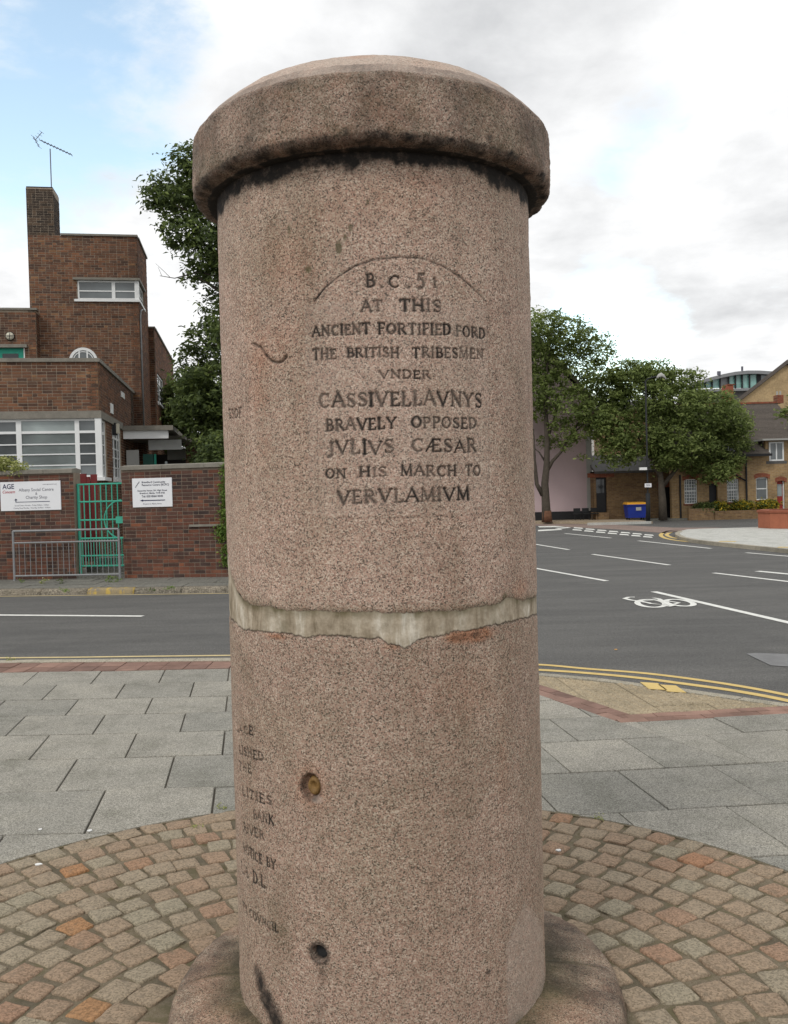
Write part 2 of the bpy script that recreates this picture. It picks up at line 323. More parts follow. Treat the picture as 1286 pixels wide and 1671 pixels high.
# ------------------------------------------------------------------ object helpers
def tag(o, label=None, cat=None, group=None, kind=None):
    if label: o['label'] = label
    if cat: o['category'] = cat
    if group: o['group'] = group
    if kind: o['kind'] = kind
    return o
def thing(name, loc, label, cat, group=None):
    o = bpy.data.objects.new(name, None); o.location = loc; o.empty_display_size = .2; COL.objects.link(o)
    return tag(o, label, cat, group)
def attach(o, parent):
    COL.objects.link(o)
    if parent is not None:
        o.parent = parent
        if parent.type == 'EMPTY': o.matrix_parent_inverse = Matrix.Translation(-Vector(parent.location))
    return o
def make_mesh(name, V, Fc, mat, smooth=False):
    me = bpy.data.meshes.new(name); me.from_pydata([tuple(v) for v in V], [], Fc)
    if mat: me.materials.append(M[mat])
    if smooth:
        for p in me.polygons: p.use_smooth = True
    me.update(); return me
class MB:
    def __init__(s): s.v = []; s.f = []
    def add(s, V, Fc):
        b = len(s.v); s.v += [Vector(v) for v in V]; s.f += [[b+i for i in f] for f in Fc]; return s
    def box(s, p0, p1, fr=None):
        """axis box, or box in frame fr=(origin, X, Y, Z)"""
        (x0, y0, z0), (x1, y1, z1) = p0, p1
        V = [(x, y, z) for x in (x0, x1) for y in (y0, y1) for z in (z0, z1)]
        if fr: V = [fr[0]+fr[1]*a+fr[2]*b+fr[3]*c for a, b, c in V]
        return s.add(V, [(0, 1, 3, 2), (4, 6, 7, 5), (0, 4, 5, 1), (2, 3, 7, 6), (0, 2, 6, 4), (1, 5, 7, 3)])
    def prism(s, poly, z0, z1):
        n = len(poly)
        V = [(p[0], p[1], z0) for p in poly]+[(p[0], p[1], z1) for p in poly]
        return s.add(V, [list(range(n-1, -1, -1)), list(range(n, 2*n))]+[(i, (i+1) % n, n+(i+1) % n, n+i) for i in range(n)])
    def extr(s, poly, vec):
        """any planar polygon of 3-D points swept along vec"""
        n = len(poly); P = [Vector(p) for p in poly]; vec = Vector(vec)
        return s.add(P+[p+vec for p in P], [list(range(n-1, -1, -1)), list(range(n, 2*n))]+[(i, (i+1) % n, n+(i+1) % n, n+i) for i in range(n)])
    def tube(s, pts, r, n=8, r1=None):
        pts = [Vector(p) for p in pts]; k = len(pts); V = []; prev = None
        for i, p in enumerate(pts):
            t = (pts[min(i+1, k-1)]-pts[max(i-1, 0)]).normalized()
            a = t.orthogonal().normalized() if prev is None else (prev-t*prev.dot(t)).normalized()
            prev = a; b = t.cross(a); rr = r if r1 is None else r+(r1-r)*i/(k-1)
            V += [p+(a*cos(2*pi*j/n)+b*sin(2*pi*j/n))*rr for j in range(n)]
        Fc = [(i*n+j, i*n+(j+1) % n, (i+1)*n+(j+1) % n, (i+1)*n+j) for i in range(k-1) for j in range(n)]
        Fc += [list(range(n-1, -1, -1)), [(k-1)*n+j for j in range(n)]]
        return s.add(V, Fc)
    def sheet(s, poly): return s.add(poly, [list(range(len(poly)))])
    def build(s, name, mat, parent=None, smooth=False, label=None, cat=None, group=None, kind=None):
        o = bpy.data.objects.new(name, make_mesh(name, s.v, s.f, mat, smooth)); attach(o, parent)
        return tag(o, label, cat, group, kind)
def fz(v, amp, sc, off=0):
    return amp*noise.noise(Vector((v[0]*sc+off, v[1]*sc+off*.7, v[2]*sc+3.1)))

# ------------------------------------------------------------------ SETTING: ground, road, pavements
ROAD_Z = -.10
MB().sheet([(-900, -60, -.16), (900, -60, -.16), (900, 1500, -.16), (-900, 1500, -.16)]).build('ground', 'asphalt', kind='structure')
MB().sheet([(-60, 7, ROAD_Z), (60, -6, ROAD_Z), (90, 90, ROAD_Z), (-60, 90, ROAD_Z)]).build('road', 'asphalt', kind='structure')

# near pavement (the one the pillar stands on)
def rowy(Yk, x): return Yk + .0425*(x+1.5) + .015*(x*x-2.25)          # the slab courses bow very slightly
def kerb_line(x):
    """outer kerb edge of the near pavement: straight on the left, curving back on the right"""
    pts = KERB
    for (a, b) in zip(pts, pts[1:]):
        if a[0] <= x <= b[0]:
            t = (x-a[0])/(b[0]-a[0]); return a[1]*(1-t)+b[1]*t
    return pts[0][1] if x < pts[0][0] else pts[-1][1]
gk = [gnd(890, 1098), gnd(960, 1103), gnd(1040, 1113), gnd(1130, 1124), gnd(1210, 1136), gnd(1286, 1147)]
KERB = [(-60, 9.9)] + [(gnd(0, 1077).x-.0, gnd(0, 1077).y), (gnd(366, 1074).x, gnd(366, 1074).y), (-.6, 8.72), (.35, 8.35)] + [(p.x, p.y) for p in gk] + [(4.2, 5.15), (6.5, 2.4), (9, -3)]
# base bed under the paving
bed = [(-30, -5), (9, -5)] + [(x, y-.02) for x, y in reversed(KERB)]
pave = thing('pavement', (0, 4, 0), 'grey flagged pavement around the granite pillar', 'pavement'); 
for kk in ('label', 'category'): del pave[kk]
pave['kind'] = 'structure'
MB().prism([(-60, -5)]+[(x, y-.02) for x, y in KERB]+[(9, -5)], -.16, -.013).build('paving_bed', 'slab_joint', pave)

RINGC = Vector((-.209, 2.471)); RINGR = 2.134
BORD = [gnd(878, 1119), gnd(1013, 1179.5), gnd(1286, 1169)]            # slab side edge of the red border of the crossing
BORD = [(BORD[0].x-.35, BORD[0].y+.35)] + [(p.x, p.y) for p in BORD[0:]]
BORD[-1] = (BORD[-1][0]+2.6, BORD[-1][1]+.35)
def inside(poly, x, y):
    c = False; n = len(poly)
    for i in range(n):
        (x0, y0), (x1, y1) = poly[i][:2], poly[(i+1) % n][:2]
        if (y0 > y) != (y1 > y) and x < (x1-x0)*(y-y0)/(y1-y0)+x0: c = not c
    return c
def clip_half(poly, a, b, c):
    """keep a*x+b*y<=c"""
    out = []
    for i in range(len(poly)):
        p, q = poly[i], poly[(i+1) % len(poly)]; dp = a*p[0]+b*p[1]-c; dq = a*q[0]+b*q[1]-c
        if dp <= 0: out.append(p)
        if (dp < 0 < dq) or (dq < 0 < dp):
            t = dp/(dp-dq); out.append((p[0]+(q[0]-p[0])*t, p[1]+(q[1]-p[1])*t))
    return out
def clip_circle_out(poly, c, r):
    """the part of a convex polygon outside a disc, with the disc's arc as its new edge"""
    P = []; n = len(poly)
    for i in range(n):
        p, q = poly[i], poly[(i+1) % n]; L = sqrt((p[0]-q[0])**2+(p[1]-q[1])**2); k_ = max(1, int(L/.012))
        for k in range(k_): P.append((p[0]+(q[0]-p[0])*k/k_, p[1]+(q[1]-p[1])*k/k_))
    ins = [(p[0]-c[0])**2+(p[1]-c[1])**2 < r*r for p in P]; m = len(P)
    if all(ins): return []
    if not any(ins): return poly
    st = next(i for i in range(m) if not ins[i] and ins[i-1])                  # first point after leaving the disc
    seq = [P[(st+i) % m] for i in range(m)]; keep = []
    for p in seq:
        if (p[0]-c[0])**2+(p[1]-c[1])**2 < r*r: break
        keep.append(p)
    a0 = atan2(keep[-1][1]-c[1], keep[-1][0]-c[0]); a1 = atan2(keep[0][1]-c[1], keep[0][0]-c[0])
    while a1-a0 > pi: a1 -= 2*pi
    while a1-a0 < -pi: a1 += 2*pi
    if len(keep) < 2: return []
    corners = [v for v in poly if (v[0]-c[0])**2+(v[1]-c[1])**2 >= r*r]
    # rebuild: real corners in order plus arc
    out = [keep[0]]+[p for p in keep[1:-1] if any(abs(p[0]-v[0])+abs(p[1]-v[1]) < 1e-9 for v in corners)]+[keep[-1]]
    ka = max(2, int(abs(a1-a0)*r/.05)); out += [(c[0]+cos(a0+(a1-a0)*i/ka)*r, c[1]+sin(a0+(a1-a0)*i/ka)*r) for i in range(ka+1)]
    return out
def half_from(p, q, keep):
    """half plane through p,q that keeps point keep"""
    a, b = (q[1]-p[1]), -(q[0]-p[0]); c = a*p[0]+b*p[1]
    if a*keep[0]+b*keep[1] > c: a, b, c = -a, -b, -c
    return a, b, c
ROWS = [8.31, 7.72, 7.15, 6.62, 6.07, 5.50, 4.89, 4.25, 3.65, 3.05, 2.45, 1.85, 1.25, .65]
JL = [-1.49, -1.69, -1.30, -1.51, -1.11, -1.31, -.93, -1.22, -1.0, -1.3, -1.0, -1.3, -1.0]
JR = [.95, .75, 1.0, .8, 1.13, .96, .78, 1.16, .9, .65, .9, .65, .9]
def slab_poly(k, xa, xb, gap=.0062):
    yt, yb = ROWS[k]-gap, ROWS[k+1]+gap
    def pt(x, Y, top):
        xx = x-(.157*(ROWS[k]-ROWS[k+1]) if top else 0); return (xx, rowy(Y, xx))
    g = .0052 if xb < 0 else .0036
    P = [pt(xa+g, yb, 0), pt((xa+xb)/2, yb, 0), pt(xb-g, yb, 0), pt(xb-g, yt, 1), pt((xa+xb)/2, yt, 1), pt(xa+g, yt, 1)]
    return P
nslab = 0
for k in range(len(ROWS)-1):
    xs = [JL[k]-.605*i for i in range(26)][::-1]; span = JR[k]-JL[k]; nn = round(span/.6); xs += [JL[k]+span*i/nn for i in range(1, nn+1)] + [JR[k]+.545*i for i in range(1, 12)]
    far = MB()
    for xa, xb in zip(xs, xs[1:]):
      if True:
        P = slab_poly(k, xa, xb); cxm = (xa+xb)/2; cym = sum(p[1] for p in P)/6
        # cut to the crossing's border: two pieces where a slab runs round its corner
        pieces = [P]
        if k <= 5 and xb > .3:
            hA = half_from(BORD[0], BORD[2], (0, 3)); hB = half_from(BORD[2], BORD[3], (2, 3)); nA_ = (-hA[0], -hA[1], -hA[2])
            q1 = clip_half(P, *hA); q2 = clip_half(P, *nA_); q2 = clip_half(q2, *hB) if len(q2) > 2 else q2
            pieces = [q_ for q_ in (q1, q2) if len(q_) > 2]
      for P in pieces:
        cxm = sum(p[0] for p in P)/len(P); cym = sum(p[1] for p in P)/len(P)
        if len(P) < 3: continue
        area = abs(sum(P[i][0]*P[(i+1) % len(P)][1]-P[(i+1) % len(P)][0]*P[i][1] for i in range(len(P))))/2
        if area < .004: continue
        near = min((Vector(p)-RINGC).length for p in P); farr = max((Vector(p)-RINGC).length for p in P)
        if farr < RINGR+.03: continue
        if near < RINGR+.004: P = clip_circle_out(P, RINGC, RINGR+.004)
        if len(P) < 3: continue
        if not (cym < 9 and cxm > -7 and cxm < 5): continue
        dz = random.uniform(-.0025, .0025); mb = MB(); n = len(P)
        ctr = Vector((sum(p[0] for p in P)/n, sum(p[1] for p in P)/n))
        tilt = (random.uniform(-.004, .004), random.uniform(-.004, .004))
        zt = lambda p: dz+tilt[0]*(p[0]-ctr.x)+tilt[1]*(p[1]-ctr.y)
        ins = [(p[0]+(ctr.x-p[0])*.008, p[1]+(ctr.y-p[1])*.008) for p in P]
        V = [(p[0], p[1], -.05) for p in P]+[(p[0], p[1], zt(p)-.004) for p in P]+[(p[0], p[1], zt(p)) for p in ins]
        Fc = [(i, (i+1) % n, n+(i+1) % n, n+i) for i in range(n)]+[(n+i, n+(i+1) % n, 2*n+(i+1) % n, 2*n+i) for i in range(n)]+[list(range(2*n, 3*n))]
        mb.add(V, Fc); mb.build('paving_slab', 'slab', pave); nslab += 1

# left edge: brick edging course and kerb stones
def frame2(p, d):
    d = Vector((d[0], d[1], 0)).normalized(); return (Vector((p[0], p[1], 0)), d, Vector((-d.y, d.x, 0)), Vector((0, 0, 1)))
ek = [(-9.5, kerb_line(-9.5))]
x = -9.0; kerb_me = None
def kerb_pieces(x0, x1, step, w, mat, name, ztop, parent, off=0.0, gap=.004, stagger=.0):
    x = x0
    while x < x1:
        xe = min(x1, x+step); a = (x+gap, kerb_line(x)+off); b = (xe-gap, kerb_line(xe)+off)
        zz = ztop+random.uniform(-.002, .002)
        mb = MB(); d = Vector((b[0]-a[0], b[1]-a[1])); L = d.length; fr = frame2(a, d)
        mb.add([fr[0]+fr[1]*u+fr[2]*v+fr[3]*q for u, v, q in [(0, -w, -.15), (L, -w, -.15), (L, 0, -.15), (0, 0, -.15), (0, -w, zz), (L, -w, zz), (L, -.012, zz), (0, -.012, zz), (0, 0, zz-.012), (L, 0, zz-.012)]],
               [(0, 1, 5, 4), (4, 5, 6, 7), (7, 6, 9, 8), (8, 9, 2, 3), (0, 4, 7, 8, 3), (1, 2, 9, 6, 5)])
        mb.build(name, mat, parent); x = xe
kerb_pieces(-9.2, .35, .9, .16, 'kerb_stone', 'kerb_stone', .004, pave)
# dropped kerb round the crossing
kerb_pieces(.35, 4.2, .45, .11, 'kerb_stone', 'kerb_stone', -.002, pave)
yb_ = [rowy(8.31, x_) for x_ in (-9, .4)]
x = -9.0
while x < .3:                                                         # edging bricks, laid stretcher-wise between kerb and flags
    y0 = rowy(8.31, x)+.004 if x > -4.2 else rowy(8.31, -4.2)+.004+(-4.2-x)*.05; y1 = kerb_line(x)-.166
    for (a, b) in ((y0, (y0+y1)/2-.003), ((y0+y1)/2+.003, y1)):
        MB().box((x+.003, a, -.06), (x+.212, b, random.uniform(-.003, .001))).build('edging_brick', 'edging_brick', pave)
    x += .218

# the tactile crossing: red border bricks, buff blister slabs
def strip_bricks(p, q, w, side, step):
    p, q = Vector(p), Vector(q); d = (q-p); L = d.length; fr = frame2(p, d); n = int(L/step)
    for i in range(n):
        for (a, b) in ((0.002, w/2-.002), (w/2+.002, w-.002)):
            mb = MB(); z = random.uniform(-.003, .001); off = 0 if a < .01 else step*.5
            u0, u1 = i*step+off+.002, min(L, (i+1)*step+off-.002)
            if u1-u0 < .02: continue
            mb.box((u0, side*a, -.06), (u1, side*b, z), fr); mb.build('border_brick', 'edging_brick', pave)
strip_bricks(BORD[0], BORD[2], .21, 1, .205)
strip_bricks(BORD[2], (BORD[3][0], BORD[3][1]), .21, 1, .205)
B2 = Vector(BORD[2]); dA = (Vector(BORD[0])-B2).normalized(); dB = (Vector(BORD[3])-B2).normalized()
inA = half_from(Vector(BORD[0])+Vector((-dA.y, dA.x))*-.215, B2+Vector((-dA.y, dA.x))*-.215, (2.5, 8))
inB = half_from(B2+Vector((-dB.y, dB.x))*.215, Vector(BORD[3])+Vector((-dB.y, dB.x))*.215, (2.2, 8))
tact = []
dom = MB()
for i in range(-4, 12):
    for j in range(-2, 10):
        o_ = B2+dB*(i*.4)+Vector((-dB.y, dB.x))*(j*.4)
        P = [o_+dB*.003+Vector((-dB.y, dB.x))*.003, o_+dB*.397+Vector((-dB.y, dB.x))*.003, o_+dB*.397+Vector((-dB.y, dB.x))*.397, o_+dB*.003+Vector((-dB.y, dB.x))*.397]
        P = [(p.x, p.y) for p in P]
        def clipall(P):
            P = clip_half(P, *inA)
            if len(P) > 2: P = clip_half(P, *inB)
            for (a, b) in zip(KERB[4:-2], KERB[5:-1]):
                if len(P) > 2:
                    nx = Vector((b[0]-a[0], b[1]-a[1])); nn_ = Vector((nx.y, -nx.x)).normalized()*.118
                    P = clip_half(P, *half_from((a[0]+nn_.x, a[1]+nn_.y), (b[0]+nn_.x, b[1]+nn_.y), (0, -3)))
            return P
        P = clipall(P)
        if len(P) < 3: continue
        z = random.uniform(-.006, -.003)
        MB().prism(P, -.06, z).build('tactile_slab', 'buff_tactile', pave)
        for a in range(6):
            for b in range(6):
                c = o_+dB*(.033+a*.0667)+Vector((-dB.y, dB.x))*(.033+b*.0667)
                if inside(P, c.x, c.y):
                    V = [(c.x+cos(t*pi/3)*.023, c.y+sin(t*pi/3)*.023, z) for t in range(6)]+[(c.x+cos(t*pi/3)*.013, c.y+sin(t*pi/3)*.013, z+.008) for t in range(6)]
                    dom.add(V, [(t, (t+1) % 6, 6+(t+1) % 6, 6+t) for t in range(6)]+[tuple(range(6, 12))])
dom.build('tactile_blisters', 'buff_tactile', pave, kind='stuff')
for (px, py) in ((1066, 1119.5), (1096, 1123.5)):                              # yellow paint dabs on the kerb crossing (no-loading marks)
    c = gnd(px, py, .002); d = Vector((cos(-.42), sin(-.42), 0)); n_ = Vector((0, 1, 0))
    MB().extr([c-d*.07-n_*.13, c+d*.07-n_*.13, c+d*.07+n_*.12, c-d*.07+n_*.12], (0, 0, .003)).build('yellow_kerb_mark', 'yellow_line', pave)

# ---- cobbled ring
ring = thing('cobbled_ring', (RINGC.x, RINGC.y, 0), 'x', 'x')
for kk in ('label', 'category'): del ring[kk]
ring['kind'] = 'structure'
V = []; 
n_ = 96
MB().prism([(RINGC.x+cos(2*pi*i/n_)*(RINGR+.03), RINGC.y+sin(2*pi*i/n_)*(RINGR+.03)) for i in range(n_)], -.05, -.0075).build('joint_bed', 'joint_sand', ring)
def annulus(r0, r1, z, name, mat, parent, n=120):
    V = [(RINGC.x+cos(2*pi*i/n)*r, RINGC.y+sin(2*pi*i/n)*r, q) for r, q in ((r0, -.03), (r0, z), (r1, z), (r1, -.03)) for i in range(n)]
    MB().add(V, [(k*n+i, k*n+(i+1) % n, (k+1)*n+(i+1) % n, (k+1)*n+i) for k in range(3) for i in range(n)]).build(name, mat, parent)
annulus(RINGR-.010, RINGR+.016, -.0012, 'joint_ring', 'joint_sand', ring)
def cobble_mesh(seed, res=5):
    r = random.Random(seed); g = []
    j = [(r.uniform(-.07, .06), r.uniform(-.07, .06)) for _ in range(4)]
    V = []; Fc = []
    for layer, (sc, z) in enumerate(((1.03, -.5), (1.02, -.03), (.965, .075), (.80, .105))):
        for q, (cx_, cy_) in enumerate(((-.5, -.5), (.5, -.5), (.5, .5), (-.5, .5))):
            nx, ny = ((-.5, -.5), (.5, -.5), (.5, .5), (-.5, .5))[(q+1) % 4]; jx, jy = j[q]; kx, ky = j[(q+1) % 4]
            a = Vector((cx_+jx, cy_+jy)); b = Vector((nx+kx, ny+ky))
            for t in (.07, .5, .93):
                p = a.lerp(b, t)*sc
                V.append((p.x+r.uniform(-.035, .035), p.y+r.uniform(-.035, .035), z+r.uniform(-.035, .035)*(layer > 1)))
    for l in range(3):
        for i in range(12): Fc.append((l*12+i, l*12+(i+1) % 12, (l+1)*12+(i+1) % 12, (l+1)*12+i))
    V.append((0, 0, .14+r.uniform(-.03, .03)))
    for i in range(12): Fc.append((36+i, 36+(i+1) % 12, 48))
    return make_mesh('cobblestone', V, Fc, 'cobble', True)
cob = [cobble_mesh(i) for i in range(14)]
spots = []
r_ = RINGR-.055
while r_ > .36:
    nr = max(3, int(2*pi*r_/.122)); a0 = random.random()*2
    for i in range(nr):
        a = a0+2*pi*(i+random.uniform(-.05, .05))/nr; x, y = RINGC.x+cos(a)*r_, RINGC.y+sin(a)*r_
        if Vector((x+.041, y-2.78)).length < .71: continue
        if y < 1.9: continue
        spots.append((Vector((x, y)).length, x, y, a, 2*pi*r_/nr))
    r_ -= .123
def in_view(x, y):
    d = Vector((x, y, 0))-CE; z = d.dot(fw); px = 643+F*d.dot(RT)/z; py = 835.5-F*d.dot(UP)/z
    hid = 400 < px < 885
    return -30 < px < 1316 and py < 1700 and not hid
spots.sort(key=lambda s_: (not in_view(s_[1], s_[2]), s_[0]))
rest_ = MB()
for idx, (d_, x, y, a, wd) in enumerate(spots):
    me = random.choice(cob); sx_, sy_ = wd-.015+random.uniform(-.012, .003), .110+random.uniform(-.012, .003)
    sz_ = .055*random.uniform(.9, 1.1); z0 = -.004+random.uniform(-.003, .003)
    rot = a-pi/2+random.uniform(-.07, .07)+(pi if random.random() < .5 else 0)
    if idx < 300:
        o = bpy.data.objects.new('cobblestone', me); o.location = (x, y, z0); o.rotation_euler = (random.uniform(-.035, .035), random.uniform(-.035, .035), rot); o.scale = (sx_, sy_, sz_)
        attach(o, ring)
    else:
        ca, sa = cos(rot), sin(rot)
        rest_.add([(x+(v.co.x*sx_*ca-v.co.y*sy_*sa), y+(v.co.x*sx_*sa+v.co.y*sy_*ca), z0+v.co.z*sz_) for v in me.vertices], [list(p.vertices) for p in me.polygons])
rest_.build('cobblestone', 'cobble', ring, True, kind='stuff')

# ---- far-left pavement in front of the boundary wall
def fkerb(x): return 15.9-.117*(x+3)
def wally(x): return 18.3-.15*(x+6)
fp = thing('far_pavement', (-6, 17, 0), 'x', 'x')
for kk in ('label', 'category'): del fp[kk]
fp['kind'] = 'structure'
edge = [(-40, fkerb(-40)), (-9, fkerb(-9)), (-5, fkerb(-5)), (-1.6, fkerb(-1.6)), (-.7, 16.1), (0, 17), (.5, 19), (1.2, 26), (2.2, 38), (3.2, 47)]
MB().prism([(x, y+.1) for x, y in edge]+[(3.2, 70), (-40, 70)], -.15, -.004).build('paving_bed', 'old_paving', fp)
x = -11.0
while x < -2.6:                                                        # kerb stones, worn and uneven
    L = random.uniform(.82, .96); a = Vector((x, fkerb(x))); b = Vector((x+L, fkerb(x+L))); fr = frame2(a, b-a); l_ = (b-a).length
    zt = random.uniform(.0, .022); sk = random.uniform(-.012, .012)
    paint = abs(x+4.95) < .45
    yell = -6.05 < x+L*.5 < -5.2
    mb = MB(); nseg = 8; V = []
    for i in range(nseg+1):
        u = .006+(l_-.012)*i/nseg; j1 = random.uniform(-.008, .008); e = .018 if i in (0, nseg) else 0
        for (v, q) in ((-.02+sk+j1, -.14), (-.005+sk+j1+e*.4, zt-.045-e), (.03+sk, zt-.008+j1*.4-e*.6), (.16, zt), (.16, -.14)): V.append(fr[0]+fr[1]*u+fr[2]*v+fr[3]*q)
    Fc = [(i*5+j, (i+1)*5+j, (i+1)*5+j+1, i*5+j+1) for i in range(nseg) for j in range(4)]+[(0, 1, 2, 3, 4), tuple(nseg*5+q for q in (4, 3, 2, 1, 0))]
    mb.add(V, Fc); mb.build('kerb_stone', 'painted_kerb' if yell else 'old_kerb', fp, True)
    x += L
for j in range(3):                                                      # worn slabs behind the kerb
    x = -11-j*.3
    while x < -2.4:
        L = .78; y0 = fkerb(x)+.18+j*.62; 
        if y0 < wally(x)-.05:
            y1 = min(y0+.6, wally(x)-.03)
            MB().prism([(x+.008, y0), (x+L, fkerb(x+L)+.18+j*.62), (x+L, y1-.117*L), (x+.008, y1)], -.05, random.uniform(.0, .010)).build('paving_slab', 'old_paving', fp)
        x += L+.008
# ---- far-right ground
def gpoly(pts, z): return [gnd(px, py, z) for px, py in pts]
fr_p = thing('side_pavement', (12, 44, 0), 'x', 'x')
for kk in ('label', 'category'): del fr_p[kk]
fr_p['kind'] = 'structure'
g1 = gpoly([(860, 849.5), (1065, 851.0)], 0)
MB().prism([(g1[0].x-3, g1[0].y), (g1[1].x, g1[1].y), (g1[1].x+.3, 60), (g1[0].x-3, 60)], -.15, 0).build('paving', 'tan_paving', fr_p)
MB().prism([(g1[1].x-3.0, g1[1].y-.14), (g1[1].x-.1, g1[1].y-.14), (g1[1].x-.1, g1[1].y-.01), (g1[1].x-3.0, g1[1].y-.01)], -.15, .02).build('kerb_stone', 'pale_concrete', fr_p)
MB().prism([(g1[1].x+.32, 43.6), (45, 43.3), (45, 60), (g1[1].x+.32, 60)], -.15, .0).build('paving', 'old_paving', fr_p)
MB().sheet(gpoly([(860, 854), (1000, 856), (1100, 861), (1180, 861), (1120, 866), (1085, 870), (1010, 864), (860, 857)], ROAD_Z+.004)).build('crossing_surface', 'pink_surfacing', kind='structure')
MB().sheet(gpoly([(860, 850.5), (960, 851.5), (1000, 855.7), (860, 853.9)], ROAD_Z+.008)).build('crossing_surface', 'tan_paving', kind='structure')

# island pavement on the right with pale concrete slabs and kerb
isl = thing('corner_pavement', (15, 27, 0), 'x', 'x')
for kk in ('label', 'category'): del isl[kk]
isl['kind'] = 'structure'
front = [(1108, 866.5), (1101.5, 869.5), (1103, 873), (1112, 877), (1130, 880.5), (1160, 884), (1200, 888), (1286, 896.5), (1400, 909)]
back = [(1400, 853), (1286, 857), (1230, 860), (1180, 861.5), (1140, 862.5), (1120, 863.5)]
IP = gpoly(front+back, 0); IP2 = [(p.x, p.y) for p in IP]
cen = Vector((sum(p[0] for p in IP2)/len(IP2), sum(p[1] for p in IP2)/len(IP2)))
MB().prism([(p[0]+(cen.x-p[0])*.02, p[1]+(cen.y-p[1])*.02) for p in IP2], -.15, -.003).build('paving', 'pale_concrete', isl)
nf = len(front)
for i in range(nf-1):
    a, b = Vector(IP2[i]), Vector(IP2[i+1]); L = (b-a).length; k_ = max(1, int(L/.95))
    for j in range(k_):
        p, q = a.lerp(b, j/k_), a.lerp(b, (j+1)/k_); fr = frame2((p.x, p.y), q-p); l_ = (q-p).length
        yel = (i == 5 and j == 0) or (i == 6 and j == k_-1 and False)
        MB().box((.004, 0, -.15), (l_-.004, .15, random.uniform(0, .004)), fr).build('kerb_stone', 'kerb_stone', isl)
for (px, py) in ((1186, 883.5), (1284, 893)):
    c = gnd(px, py, .006); MB().box((-.22, -.02, -.10), (.22, .16, .0), (c, Vector((.78, -.62, 0)), Vector((.62, .78, 0)), Vector((0, 0, 1)))).build('yellow_kerb_mark', 'yellow_line', isl)

# ------------------------------------------------------------------ road markings
def line_px(a, b, w, mat='white_line', z=ROAD_Z+.004, name='road_line', label=None, ends=None, group='white lane lines on the road', cat='road marking'):
    p, q = gnd(*a, z), gnd(*b, z); d = (q-p).normalized(); n = Vector((-d.y, d.x, 0))*w/2
    o = MB().extr([p-n, q-n, q+n, p+n], (0, 0, .003)).build(name, mat)
    tag(o, label, cat, group); return o
line_px((-60, 1003.3), (233, 1005.5), .11, label='white dash in the middle of the road at left, opposite the green gate')
line_px((860, 886), (928, 897), .10, label='short white lane dash closest to the pillar on the far side of the road')
line_px((922, 870.5), (997, 878), .10, label='thin white dash just in front of the white block markings')
line_px((1042, 882.5), (1160, 895), .10, label='white dash running beside the corner pavement kerb')
line_px((967, 904.5), (1092, 922), .10, label='white lane dash in the middle of the road above the bicycle symbol')
line_px((860, 925), (990, 948), .10, label='white lane dash beside the pillar, left of the bicycle symbol')
line_px((1067, 965.5), (1300, 1019), .11, label='long thick white line starting at the bicycle symbol')
line_px((1165, 935), (1320, 953), .10, label='white dash below the short bright dash at the right edge')
line_px((1236, 932), (1330, 941), .14, label='short bright wide white dash at the right edge')
line_px((1218, 902), (1330, 911.5), .09, label='faint white dash at the right edge nearest the corner kerb')
def polyline_mark(pts, w, mat, name, label, closed=False, z=ROAD_Z+.004, group=None, cat='road marking'):
    P = [Vector((p[0], p[1], z)) for p in pts]; n = len(P); L = []; R = []
    for i in range(n):
        t = (P[min(i+1, n-1)]-P[max(i-1, 0)]).normalized(); s = Vector((-t.y, t.x, 0))*w/2; L.append(P[i]+s); R.append(P[i]-s)
    o = MB().add(L+R, [(i, n+i, n+i+1, i+1) for i in range(n-1)]).build(name, mat); tag(o, label, cat, group); return o
def smooth_pts(pts, k=6):
    out = []; n = len(pts)
    for i in range(n-1):
        p0, p1, p2, p3 = [Vector(pts[max(0, min(n-1, j))][:2]) for j in (i-1, i, i+1, i+2)]
        for s in range(k):
            t = s/k; out.append(.5*((2*p1)+(p2-p0)*t+(2*p0-5*p1+4*p2-p3)*t*t+(3*p1-p0-3*p2+p3)*t**3))
    out.append(Vector(pts[-1][:2])); return out
def gp2(lst, z=ROAD_Z): return [(gnd(px, py, z).x, gnd(px, py, z).y) for px, py in lst]
polyline_mark(smooth_pts(gp2([(800, 1082), (887, 1085.5), (960, 1092), (1040, 1098), (1110, 1106), (1200, 1119), (1286, 1135), (1360, 1152)])), .075, 'yellow_line', 'yellow_line', 'outer of the two yellow lines curving past the tactile crossing', group='double yellow lines by the crossing')
polyline_mark(smooth_pts(gp2([(800, 1090), (887, 1094), (960, 1099), (1040, 1106.5), (1110, 1115.5), (1200, 1128), (1286, 1144), (1360, 1162)])), .085, 'yellow_line', 'yellow_line', 'inner of the two yellow lines, next to the dropped kerb', group='double yellow lines by the crossing')
polyline_mark([(gnd(-40, 1074.3, ROAD_Z).x, gnd(-40, 1074.3, ROAD_Z).y), (gnd(120, 1073, ROAD_Z).x, gnd(120, 1073, ROAD_Z).y), (gnd(250, 1071.3, ROAD_Z).x, gnd(250, 1071.3, ROAD_Z).y), (gnd(420, 1069.5, ROAD_Z).x, gnd(420, 1069.5, ROAD_Z).y)],   .07, 'pale_yellow_line', 'yellow_line', 'single yellow line along the near kerb at left')
polyline_mark([(x_, fkerb(x_)-.16) for x_ in (-12, -9, -6, -3.5, -1.8)],   .07, 'pale_yellow_line', 'yellow_line', 'pale yellow line along the far kerb below the brick wall')
ya = [(1140, 867), (1115, 866.5), (1098, 868), (1089, 871.5), (1089, 874), (1098, 877.5), (1115, 880), (1140, 883), (1200, 890.5), (1290, 900.5), (1400, 913)]
yc = [(1125, 864.5), (1100, 865.5), (1086, 868), (1079, 872), (1080, 875.5), (1090, 879.5), (1112, 883), (1140, 886), (1170, 889)]
